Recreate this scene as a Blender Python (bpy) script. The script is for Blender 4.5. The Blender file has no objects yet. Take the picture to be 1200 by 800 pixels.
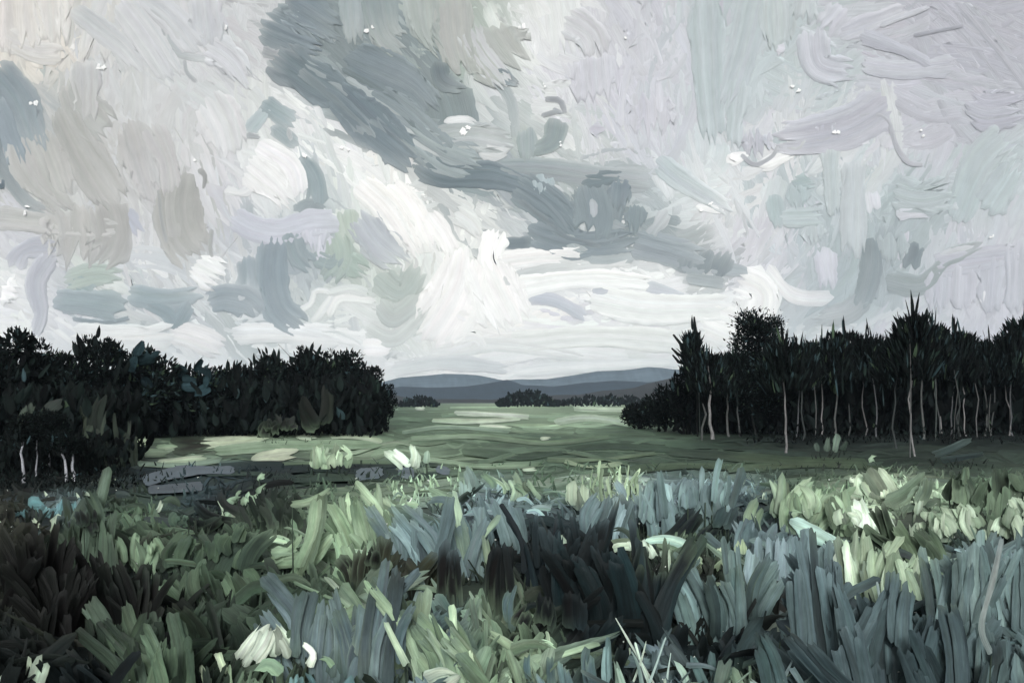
import bpy, math
import numpy as np
R = math.radians
rng = np.random.default_rng(11)
sc = bpy.context.scene
COL = sc.collection

# ------------------------------------------------------------------ camera
F = 1167.0                 # focal length in pixels of a 1200 x 800 frame
EYE = 3.0
HOR = 470.0
PITCH = math.atan((HOR - 400.0) / F)
cp, sp = math.cos(PITCH), math.sin(PITCH)
cam = bpy.data.objects.new('camera', bpy.data.cameras.new('camera'))
COL.objects.link(cam)
cam.location = (0, 0, EYE)
cam.rotation_euler = (R(90) + PITCH, 0, 0)
cam.data.sensor_width = 36
cam.data.lens = 36 * F / 1200
cam.data.clip_end = 40000
sc.camera = cam


def ray(px, py):
    """unit view ray(s) through a pixel"""
    px = np.asarray(px, float); py = np.asarray(py, float)
    x = (px - 600) / F; u = (400 - py) / F
    d = np.stack([x, cp - sp * u, sp + cp * u], -1)
    return d / np.linalg.norm(d, axis=-1, keepdims=True)


def at_ground(px, py):
    d = ray(px, np.maximum(py, 471.0))
    t = EYE / -d[..., 2]
    return np.array([0, 0, EYE]) + d * t[..., None]


def to_px(P):
    x, y, z = P[..., 0], P[..., 1], P[..., 2] - EYE
    fy = cp * y + sp * z
    u = -sp * y + cp * z
    fy = np.where(np.abs(fy) < .01, .01, fy)
    return 600 + F * x / fy, 400 - F * u / fy, fy


def lin(h):
    if not isinstance(h, str):
        return np.asarray(h, float)
    c = np.array([int(h[i:i + 2], 16) for i in (0, 2, 4)]) / 255.0
    return np.where(c <= .04045, c / 12.92, ((c + .055) / 1.055) ** 2.4)


# ------------------------------------------------------------------ materials
def node(nt, t, **kw):
    n = nt.nodes.new(t)
    for k, v in kw.items():
        setattr(n, k, v)
    return n


def brush_material(name, rough=.55, spec=.25, streak=.10, bump=.35, su=.03, sv=.55, mott=.06):
    """coloured per vertex, clouds with their light and shade painted in, with bristle streaks running along each dab"""
    m = bpy.data.materials.new(name); m.use_nodes = True
    nt = m.node_tree; L = nt.links
    b = nt.nodes['Principled BSDF']
    b.inputs['Roughness'].default_value = rough
    b.inputs['Specular IOR Level'].default_value = spec
    col = node(nt, 'ShaderNodeAttribute', attribute_name='Col')
    uv = node(nt, 'ShaderNodeAttribute', attribute_name='suv')
    mp = node(nt, 'ShaderNodeMapping'); mp.inputs['Scale'].default_value = (su, sv, 1)
    L.new(uv.outputs['Vector'], mp.inputs['Vector'])
    n1 = node(nt, 'ShaderNodeTexNoise'); n1.inputs['Scale'].default_value = 1.0
    n1.inputs['Detail'].default_value = 4; n1.inputs['Roughness'].default_value = .65
    L.new(mp.outputs['Vector'], n1.inputs['Vector'])
    mp2 = node(nt, 'ShaderNodeMapping'); mp2.inputs['Scale'].default_value = (su * 1.7, su * 3, 1)
    L.new(uv.outputs['Vector'], mp2.inputs['Vector'])
    n2 = node(nt, 'ShaderNodeTexNoise'); n2.inputs['Scale'].default_value = 1.0
    n2.inputs['Detail'].default_value = 3
    L.new(mp2.outputs['Vector'], n2.inputs['Vector'])
    r1 = node(nt, 'ShaderNodeMapRange'); r1.inputs[1].default_value = .3; r1.inputs[2].default_value = .7
    r1.inputs[3].default_value = 1 - streak; r1.inputs[4].default_value = 1 + streak
    L.new(n1.outputs['Fac'], r1.inputs[0])
    r2 = node(nt, 'ShaderNodeMapRange'); r2.inputs[1].default_value = .3; r2.inputs[2].default_value = .7
    r2.inputs[3].default_value = 1 - mott; r2.inputs[4].default_value = 1 + mott
    L.new(n2.outputs['Fac'], r2.inputs[0])
    mu = node(nt, 'ShaderNodeMath', operation='MULTIPLY')
    L.new(r1.outputs[0], mu.inputs[0]); L.new(r2.outputs[0], mu.inputs[1])
    mx = node(nt, 'ShaderNodeVectorMath', operation='SCALE')
    L.new(col.outputs['Color'], mx.inputs[0]); L.new(mu.outputs[0], mx.inputs['Scale'])
    L.new(mx.outputs['Vector'], b.inputs['Base Color'])
    bp = node(nt, 'ShaderNodeBump'); bp.inputs['Strength'].default_value = bump
    bp.inputs['Distance'].default_value = 1.0
    m['bump'] = 1
    L.new(n1.outputs['Fac'], bp.inputs['Height'])
    L.new(bp.outputs['Normal'], b.inputs['Normal'])
    return m, bp


M_CLOUD, _b = brush_material('cloud', .6, .12, .05, .45, sv=.4, mott=.04); _b.inputs['Distance'].default_value = 7.0
M_LEAF, _b = brush_material('leaf', .6, .15, .26, .6, sv=.38, mott=.16); _b.inputs['Distance'].default_value = .012
M_TREE, _b = brush_material('tree_foliage', .75, .06, .2, .4, mott=.2); _b.inputs['Distance'].default_value = .03
M_BARK, _b = brush_material('bark', .75, .15, .3, .6, su=.5, sv=3, mott=.25); _b.inputs['Distance'].default_value = .02
M_FIELD, _b = brush_material('field_grass', .8, .08, .22, .5, mott=.15); _b.inputs['Distance'].default_value = .08


# ------------------------------------------------------------------ mesh bucket
class Bucket:
    def __init__(self):
        self.V, self.F, self.C, self.U, self.n = [], [], [], [], 0

    def add(self, V, Fq, C, U):
        self.V.append(V); self.F.append(Fq + self.n); self.C.append(C); self.U.append(U); self.n += len(V)

    def build(self, name, mat, parent=None, smooth=True):
        V = np.concatenate(self.V); Fq = np.concatenate(self.F); C = np.concatenate(self.C); U = np.concatenate(self.U)
        o = None
        origin = np.zeros(3)
        if parent is not None:
            origin = np.array(parent.location)
        elif self.pivot is not None:
            origin = np.array(self.pivot)
        me = bpy.data.meshes.new(name)
        me.vertices.add(len(V)); me.vertices.foreach_set('co', (V - origin).astype(np.float32).ravel())
        me.loops.add(len(Fq) * 4); me.loops.foreach_set('vertex_index', Fq.astype(np.int32).ravel())
        me.polygons.add(len(Fq)); me.polygons.foreach_set('loop_start', np.arange(0, len(Fq) * 4, 4, dtype=np.int32))
        me.polygons.foreach_set('use_smooth', np.full(len(Fq), smooth))
        a = me.attributes.new('Col', 'FLOAT_COLOR', 'POINT')
        a.data.foreach_set('color', np.concatenate([np.clip(C, .002, .92), np.ones((len(C), 1))], 1).astype(np.float32).ravel())
        a = me.attributes.new('suv', 'FLOAT2', 'POINT')
        a.data.foreach_set('vector', U.astype(np.float32).ravel())
        me.update(calc_edges=True); me.validate()
        me.materials.append(mat)
        o = bpy.data.objects.new(name, me); COL.objects.link(o)
        if parent is not None:
            o.parent = parent
        elif self.pivot is not None:
            o.location = self.pivot
        return o
    pivot = None


def tag(o, label=None, cat=None, group=None, kind=None):
    if label: o['label'] = label
    if cat: o['category'] = cat
    if group: o['group'] = group
    if kind: o['kind'] = kind
    return o


def empty(name, loc):
    o = bpy.data.objects.new(name, None); COL.objects.link(o); o.location = loc
    o.empty_display_size = .3
    return o


# ------------------------------------------------------------------ brush dab along a curve, in pixel units
def crom(pts, n):
    p = np.asarray(pts, float)
    if len(p) == 2:
        t = np.linspace(0, 1, n)[:, None]
        return p[0] * (1 - t) + p[1] * t
    q = np.vstack([2 * p[0] - p[1], p, 2 * p[-1] - p[-2]])
    out = []
    for s in np.linspace(0, len(p) - 1 - 1e-6, n):
        i = int(s); u = s - i
        a, b, c, d = q[i:i + 4]
        out.append(.5 * (2 * b + (c - a) * u + (2 * a - 5 * b + 4 * c - d) * u * u + (3 * b - a - 3 * c + d) * u ** 3))
    return np.array(out)


def smooth_noise(n, rough, g):
    k = max(2, int(n / rough) + 2)
    return np.interp(np.linspace(0, k - 1, n), np.arange(k), g.normal(0, 1, k))


def stroke(pts, w, c1, c2=None, relief=.10, rag=.5, rnd=.8, var=.035, g=None, res=1.0, taper=0., lip=1.0):
    """returns px (N,M,2), relief height in px (N,M), colour (N,M,3), suv (N,M,2)"""
    g = g or rng
    D = crom(pts, 60)
    seg = np.linalg.norm(np.diff(D, axis=0), axis=1); S = np.concatenate([[0], np.cumsum(seg)]); Ln = S[-1] + 1e-6
    N = int(np.clip(Ln / 6 * res, 6, 26)); M = int(np.clip(w / 2.8 * res, 5, 17))
    u = np.linspace(-1, 1, M)
    a = np.abs(g.normal(0, 1, M)) * rag * w * .18 / Ln
    b = np.abs(g.normal(0, 1, M)) * rag * w * .38 / Ln
    cap = (1 - np.sqrt(np.clip(1 - (u * .98) ** 2, 0, 1))) * w * .5 * rnd / Ln
    a = np.clip(a + cap, 0, .4); b = np.clip(b + cap, 0, .45)
    r = np.linspace(0, 1, N)
    T = a[None] + (1 - a - b)[None] * r[:, None]
    sx = np.interp(T * Ln, S, D[:, 0]); sy = np.interp(T * Ln, S, D[:, 1])
    dT = np.gradient(D, axis=0); dT /= np.linalg.norm(dT, axis=1, keepdims=True) + 1e-9
    nx = np.interp(T * Ln, S, -dT[:, 1]); ny = np.interp(T * Ln, S, dT[:, 0])
    wp = 1 + .12 * smooth_noise(N, 6, g) - taper * r ** 1.6
    wp = np.clip(wp, .06, 2)[:, None] + .03 * g.normal(0, 1, (N, 1))
    off = u[None] * w * .5 * wp
    d1 = np.gradient(D, axis=0); d2 = np.gradient(d1, axis=0)
    kap = (d1[:, 0] * d2[:, 1] - d1[:, 1] * d2[:, 0]) / (np.linalg.norm(d1, axis=1) ** 3 + 1e-9)
    kap = np.where(np.abs(kap) > np.abs(np.convolve(kap, np.ones(7) / 7, 'same')), kap, np.convolve(kap, np.ones(7) / 7, 'same'))
    kk = np.interp(T * Ln, S, kap)
    off = np.where(off * kk > .75, .75 / np.where(np.abs(kk) < 1e-9, 1e-9, kk), off)   # never fold on the inside of a bend
    X = np.stack([sx + nx * off, sy + ny * off], -1)
    ridge = g.normal(0, 1, M)
    ridge2 = smooth_noise(M, 2.5, g)
    along = 1 + .35 * smooth_noise(N, 6, g)[:, None]
    h = .40 + .35 * np.abs(u[None]) ** 5 + .26 * ridge[None] * along + .25 * ridge2[None]
    h = h + lip * .5 * np.exp(-((1 - r[:, None]) / .10) ** 2) + .1 * smooth_noise(N, 4, g)[:, None]
    h *= w * relief
    h = np.maximum(h, .1 * relief * w)
    ed = -.2 * relief * w
    h[:, 0] = h[:, -1] = ed
    h[0] = h[-1] = ed
    c1 = lin(c1); c2 = c1 if c2 is None else lin(c2)
    k = np.clip(r + .15 * smooth_noise(N, 6, g), 0, 1)[:, None, None]
    C = c1 * (1 - k) + c2 * k
    j = g.normal(0, var, M)[None, :, None] + .7 * var * smooth_noise(M, 3, g)[None, :, None] + g.normal(0, var * .25, (N, M))[:, :, None]
    C = C * (1 + j) + C.mean() * g.normal(0, var * .25, (1, M, 3))
    suv = np.stack([T * Ln + g.uniform(0, 900), off + g.uniform(0, 900)], -1)
    return X, h, C, suv


def grid_faces(N, M):
    i, j = np.meshgrid(np.arange(N - 1), np.arange(M - 1), indexing='ij')
    a = (i * M + j).ravel()
    return np.stack([a, a + 1, a + M + 1, a + M], 1)


def toward(V, f, n):
    """wind every face so that it looks along n"""
    c = np.cross(V[f[:, 2]] - V[f[:, 0]], V[f[:, 3]] - V[f[:, 1]]) @ n
    return np.where((c < 0)[:, None], f[:, ::-1], f)


def add_sky(B, st, r):
    X, h, C, U = st
    N, M = h.shape
    d = ray(X[..., 0], X[..., 1])
    s = r / F
    V = np.array([0, 0, EYE]) + d * (r - h * s)[..., None]
    B.add(V.reshape(-1, 3), toward(V.reshape(-1, 3), grid_faces(N, M), -d.reshape(-1, 3).mean(0)), C.reshape(-1, 3), U.reshape(-1, 2))


def add_ground(B, st, lift=0., hs=1.0):
    X, h, C, U = st
    N, M = h.shape
    P = at_ground(X[..., 0], X[..., 1])
    s = P[..., 1] / F
    P[..., 2] = ground_h(P[..., 0], P[..., 1]) + np.clip(h * s * hs, -.004, .05) + lift
    B.add(P.reshape(-1, 3), toward(P.reshape(-1, 3), grid_faces(N, M), np.array([0, 0, 1.])), C.reshape(-1, 3), U.reshape(-1, 2))


def add_upright(B, st, root_px, root_py, yaw=0., lean=0., fwd=0.):
    """a leaf rooted in the ground where (root_px, root_py) meets it"""
    X, h, C, U = st
    N, M = h.shape
    G = at_ground(np.array([root_px]), np.array([root_py]))[0]
    s = G[1] / F
    dx = (X[..., 0] - root_px) * s
    z = (root_py - X[..., 1]) * s
    hh = h * s
    P = np.stack([G[0] + dx * math.cos(yaw) - hh * math.sin(yaw) * -1,
                  G[1] + dx * math.sin(yaw) - hh * math.cos(yaw) + lean * z + fwd,
                  z + ground_h(G[0], G[1])], -1)
    B.add(P.reshape(-1, 3), grid_faces(N, M), C.reshape(-1, 3), U.reshape(-1, 2))


# ------------------------------------------------------------------ many small dabs at once
def dabs(B, root, d, side, length, width, col, N=5, M=4, bend=.15, var=.12, g=None, point=.5, us=40.):
    g = g or rng
    K = len(root)
    d = d / (np.linalg.norm(d, axis=1, keepdims=True) + 1e-9)
    side = side - d * (side * d).sum(1, keepdims=True)
    side /= np.linalg.norm(side, axis=1, keepdims=True) + 1e-9
    nor = np.cross(side, d)
    t = np.linspace(0, 1, N)
    u = np.linspace(-1, 1, M)
    prof = np.clip(1 - np.abs(2 * t - .75) ** 2.6 / 1.25 ** 2.6, 0, 1) ** .5
    prof[0] = .35; prof[-1] = .08 + .3 * (1 - point)
    bd = g.normal(0, bend, K)
    tt = t[None, :, None] * (1 - .12 * (u ** 2)[None, None]) + g.normal(0, .03, (K, 1, M))
    along = tt * length[:, None, None]
    acr = prof[None, :, None] * u[None, None] * (width * .5)[:, None, None]
    out = bd[:, None, None] * length[:, None, None] * tt ** 2 + (1 - u ** 2)[None, None] * (width * .16)[:, None, None] + \
        g.normal(0, .05, (K, 1, M)) * width[:, None, None]
    P = root[:, None, None, :] + along[..., None] * d[:, None, None] + acr[..., None] * side[:, None, None] + out[..., None] * nor[:, None, None]
    C = col[:, None, None, :] * (1 + g.normal(0, var, (K, 1, M, 1)) + g.normal(0, var * .4, (K, N, M, 1)))
    k = us / np.maximum(length, 1e-3)
    U = np.stack([along * k[:, None, None] + g.uniform(0, 900, (K, 1, 1)), acr * k[:, None, None] + g.uniform(0, 900, (K, 1, 1))], -1)
    f = grid_faces(N, M)
    Fq = (f[None] + (np.arange(K) * N * M)[:, None, None]).reshape(-1, 4)
    B.add(P.reshape(-1, 3), Fq, C.reshape(-1, 3), U.reshape(-1, 2))


def tube(B, pts, rad, col, sides=8, g=None):
    g = g or rng
    p = np.asarray(pts, float); n = len(p)
    t = np.gradient(p, axis=0); t /= np.linalg.norm(t, axis=1, keepdims=True) + 1e-9
    ref = np.array([.3, 1, .2]) if abs(t[0, 2]) > .5 else np.array([0, 0, 1.])
    a = np.cross(t, ref); a /= np.linalg.norm(a, axis=1, keepdims=True) + 1e-9
    b = np.cross(t, a)
    th = np.linspace(0, 2 * math.pi, sides, endpoint=False)
    r = np.asarray(rad)[:, None] * (1 + .1 * g.normal(0, 1, (n, sides)))
    V = p[:, None] + (a[:, None] * np.cos(th)[None, :, None] + b[:, None] * np.sin(th)[None, :, None]) * r[..., None]
    i, j = np.meshgrid(np.arange(n - 1), np.arange(sides), indexing='ij')
    j2 = (j + 1) % sides
    Fq = np.stack([i * sides + j, i * sides + j2, (i + 1) * sides + j2, (i + 1) * sides + j], -1).reshape(-1, 4)
    C = lin(col)[None, None] * (1 + g.normal(0, .14, (n, sides, 1)))
    U = np.stack(np.broadcast_arrays(np.linspace(0, 40, n)[:, None], np.linspace(0, 4, sides)[None]), -1)
    B.add(V.reshape(-1, 3), Fq, C.reshape(-1, 3), U.reshape(-1, 2))


# ------------------------------------------------------------------ colour and direction maps of the place
SKYP = dict(W='E8E9E5', w='E3E6E5', c='E4DFD4', g='CBCED0', l='C5C7CF', L='B8BAC4', t='B8C5C8', T='A3B1B5', b='C0C1BF',
            B='AFB0AC', s='9AA5AA', S='7E8B8D', m='CAD2CB', M='AAB6AD')
SKYROWS = ["ccgggggSSTMMwwlltttlLLLL",
           "ccgggggSSSMMwlllttttlLLL",
           "sbbggggTSSSsglllltltLLLL",
           "sbbbggwwwSSsMwlltlwwllLt",
           "bbbbBgwTwWSSsSStwwTttttt",
           "lbblBlssMwWWsSSSgllTsTll",
           "wLmwgwssMMWWwwwwSllTsTll",
           "wLTssssmwMWWWlwwwwTTTlll",
           "wwwwwwwwwwWwwmmmwwwwllll"]
SKYARR = np.array([[lin(SKYP[ch]) for ch in row] for row in SKYROWS])  # light and dark of the overcast painted into these sky tones
GP = dict(K='161A19', k='242B2B', d='343F39', e='47564A', G='5F7361', h='7D927B', H='9BAF95', p='B9C7B0', q='8598A0', Q='66787E',
          n='43535A', N='202B2F', O='3E4037', o='57564A')
GY = [476, 500, 515, 530, 550, 575, 600, 625, 650, 675, 700, 725, 750, 775, 800]
GROWS = ["KKKKKKKKKGhHHhHHhKKKKKKK",
         "KKKKddddeGGhhHGGGkKKKKKK",
         "KKkdGpHHHhGGGGGGedkkkkKk",
         "KKkdHhNHHHHhGeGGeedddddd",
         "KKKNnnNNNnHGGGGeeGddeeke",
         "kkddnNkGeHHqGGpqqqehHpGh",
         "OqeGnkdeHHqqqQqqNneHppHh",
         "OOGhehHHHQqQnnnNGqqHHehe",
         "OKKOGeGHHkqNkNNHhqqqHHQq",
         "KKKdGGdhHONkNkKNOHqqnHnq",
         "KKKKOdGdGQHHkNKKNOnQnnqq",
         "OOKKdGdGHQQHHnkNNNOqnnNq",
         "kOKdGdGhpQQHhnNNNNqnNnnQ",
         "kONkGdGGGQQhHHNqNnqqNnnQ",
         "kNNNdGHdeqQHHqNqnHqNKnnQ"]
assert all(len(r) == 24 for r in GROWS + SKYROWS), [len(r) for r in GROWS + SKYROWS]
GARR = np.array([[lin(GP[ch]) for ch in row] for row in GROWS])


def tone(c, k=.13, f=.74):
    c = np.asarray(lin(c), float); gr = (c * np.array([.3, .55, .15])).sum(-1, keepdims=True)
    c = (c * (1 - k) + gr * k) * np.array([.90, 1., .93]) * f
    return c * np.clip(c.mean(-1, keepdims=True) / .19, .12, 1.9) ** .45


def sample(arr, fx, fy):
    H, W = arr.shape[:2]
    fx = np.clip(fx, 0, W - 1.001); fy = np.clip(fy, 0, H - 1.001)
    i = fy.astype(int); j = fx.astype(int); a = (fx - j)[..., None]; b = (fy - i)[..., None]
    return (arr[i, j] * (1 - a) + arr[i, j + 1] * a) * (1 - b) + (arr[i + 1, j] * (1 - a) + arr[i + 1, j + 1] * a) * b


def sky_col(x, y):
    return sample(SKYARR, np.asarray(x) / 50. - .5, np.asarray(y) / 50. - .5)


def ground_col(x, y):
    return sample(GARR, np.asarray(x) / 50. - .5, np.interp(y, GY, np.arange(len(GY))))


def ground_h(x, y):
    x = np.asarray(x, float); y = np.asarray(y, float)
    n = np.clip(1 - y / 70., 0, 1)
    return n * .10 * (np.sin(x * .5 + .7) * np.cos(y * .33) + .6 * np.sin(x * 1.1 + y * .7))


CTRL = np.array([(60, 40, 90), (100, 200, 60), (210, 250, 85), (330, 100, 45), (450, 130, 40), (560, 190, 30), (320, 320, 75),
                 (430, 260, 50), (540, 330, 105), (650, 240, 25), (720, 330, 3), (600, 420, 0), (200, 400, 5), (80, 350, 20),
                 (520, 60, 60), (700, 80, 85), (840, 90, 92), (1000, 50, -15), (1100, 90, 20), (950, 250, 90), (1100, 230, -60),
                 (1150, 330, 95), (850, 340, -20), (980, 360, -30), (400, 400, -10)], float)


def wet(st, k=.8):
    """edges and ends of a dab pick up the colour of the sky around them"""
    X, h, C, U = st
    N, M = h.shape
    u = np.abs(np.linspace(-1, 1, M))[None]; t = np.linspace(0, 1, N)[:, None]
    e = k * np.clip(np.maximum(u ** 5, np.maximum(np.clip(1 - t / .16, 0, 1), np.clip(1 - (1 - t) / .3, 0, 1))), 0, 1)[..., None]
    C = C * (1 - e) + sky_col(X[..., 0], X[..., 1]) * e
    return X, h, .8 * C + .2 * (C @ np.array([.3, .55, .15]))[..., None] * np.array([.99, 1., 1.005]), U


def wetg(st, k=.5, dy=0., f=1.):
    """edges and ends of a dab pick up the colour of the grass around them"""
    X, h, C, U = st
    N, M = h.shape
    u = np.abs(np.linspace(-1, 1, M))[None]; t = np.linspace(0, 1, N)[:, None]
    e = k * np.clip(np.maximum(.7 * u ** 4, np.maximum(np.clip(1 - t / .4, 0, 1), np.clip(1 - (1 - t) / .25, 0, 1))), 0, 1)[..., None]
    return X, h, C * (1 - e) + f * ground_col(X[..., 0], np.maximum(X[..., 1], 477) + dy) * np.array([.93, 1., .96]) * e, U


def sky_dir(x, y):
    w = 1 / ((CTRL[:, 0] - x) ** 2 + (CTRL[:, 1] - y) ** 2 + 900)
    a = np.radians(CTRL[:, 2]) * 2
    return .5 * math.atan2((w * np.sin(a)).sum(), (w * np.cos(a)).sum())


# ------------------------------------------------------------------ light
w = bpy.data.worlds.new('World'); sc.world = w; w.use_nodes = True
nt = w.node_tree
bg = nt.nodes['Background']
sky = node(nt, 'ShaderNodeTexSky', sky_type='NISHITA')
sky.sun_disc = False
SUN_EL, SUN_AZ = R(24), R(179)      # low, straight behind the camera (azimuth from +Y, clockwise)
sky.sun_elevation = SUN_EL; sky.sun_rotation = SUN_AZ
sky.air_density = 1.0; sky.dust_density = 3.0
hs = node(nt, 'ShaderNodeHueSaturation'); hs.inputs['Saturation'].default_value = .06
nt.links.new(sky.outputs[0], hs.inputs['Color'])
nt.links.new(hs.outputs[0], bg.inputs['Color'])
bg.inputs['Strength'].default_value = .12
sl = bpy.data.lights.new('sun', 'SUN'); so = bpy.data.objects.new('sun', sl); COL.objects.link(so)
sl.energy = 1.5; sl.angle = R(12); sl.color = (1, .985, .965)
from mathutils import Vector
sd = Vector((math.sin(SUN_AZ) * math.cos(SUN_EL), math.cos(SUN_AZ) * math.cos(SUN_EL), math.sin(SUN_EL)))
so.rotation_euler = sd.to_track_quat('Z', 'Y').to_euler()
so.location = (-20, -20, 40)
sc.view_settings.view_transform = 'Standard'
sc.view_settings.look = 'None'
sc.view_settings.exposure = 0.2
sc.view_settings.gamma = 1

# ------------------------------------------------------------------ sky: curved sheet of overcast with broad brushy texture
B = Bucket()
az = np.radians(np.linspace(-75, 75, 151)); el = np.radians(np.linspace(-2, 62, 81))
E, A = np.meshgrid(el, az, indexing='ij')
RS = 8502.5
V = np.stack([RS * np.sin(A) * np.cos(E), RS * np.cos(A) * np.cos(E), EYE + RS * np.sin(E)], -1)
px, py, _ = to_px(V)
C = sky_col(px, py)
B.add(V.reshape(-1, 3), grid_faces(81, 151)[:, ::-1], C.reshape(-1, 3), np.stack([px, py], -1).reshape(-1, 2))
g = np.random.default_rng(5)
r = 8500.
for (cnt, w0, w1, l0, l1, jit) in ((460, 70, 110, 130, 250, .035), (560, 38, 74, 80, 170, .05), (300, 14, 32, 40, 110, .05), (120, 4, 10, 20, 60, .05)):
    for _ in range(cnt):
        x = g.uniform(-260, 1460); y = g.uniform(-230, 478)
        if y > 385 and 440 < x < 800:
            ww_k = .5
        else:
            ww_k = 1.
        a = sky_dir(x, y) + g.normal(0, .32)
        ww = g.uniform(w0, w1) * ww_k; L = g.uniform(l0, l1)
        cv = g.normal(0, .22) * L
        dx, dy = math.cos(a), math.sin(a)
        if dy < 0: dx, dy = -dx, -dy
        p = [(x - dx * L / 2, y - dy * L / 2), (x - dy * cv * .5, y + dx * cv * .5), (x + dx * L / 2, y + dy * L / 2)]
        c = sky_col(x, y) * (1 + g.normal(0, jit)) * (1 + g.normal(0, .008, 3))
        c2 = sky_col(p[2][0], p[2][1]) * .5 + c * .5
        add_sky(B, wet(stroke(p, ww, c, c2, relief=.011 * np.clip(30 / ww, .6, 2), g=g, res=.9, var=.028, rag=.6, lip=.9), .62), r)
        r -= .004
o = B.build('sky', M_CLOUD); tag(o, kind='structure')
R_CLOUD = [r - 2.]

# ------------------------------------------------------------------ clouds: things one can point at
def cloud(label, strokes, name='cloud', relief=.022, cat='cloud', group=None):
    B = Bucket()
    allp = np.concatenate([np.asarray(s[0], float) for s in strokes]).mean(0)
    R_CLOUD[0] -= .03
    rc = R_CLOUD[0]
    B.pivot = tuple(np.array([0, 0, EYE]) + ray(allp[0], allp[1]) * R_CLOUD[0])
    for s in strokes:
        p, ww, c = s[0], s[1], lin(s[2])
        c2 = lin(s[3]) if len(s) > 3 else None
        if ww <= 12:
            sk = sky_col(*np.asarray(p, float).mean(0)); c = .55 * c + .45 * sk; c2 = c2 if c2 is None else .55 * c2 + .45 * sk
        for q in (c, c2):
            if q is not None and q[0] > q[2]: q[:] = .5 * q + .5 * q.mean()      # the warm greys stay close to neutral
        add_sky(B, wet(stroke(p, ww * 1.06, c, c2, relief=relief * np.clip(ww, 14, 36) / ww, g=rng, res=1.15, var=.035, rag=.75, taper=rng.uniform(-.25, .35)), .3), rc)
        rc -= .35
    return tag(B.build(name, M_CLOUD), label, cat, group)


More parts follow.
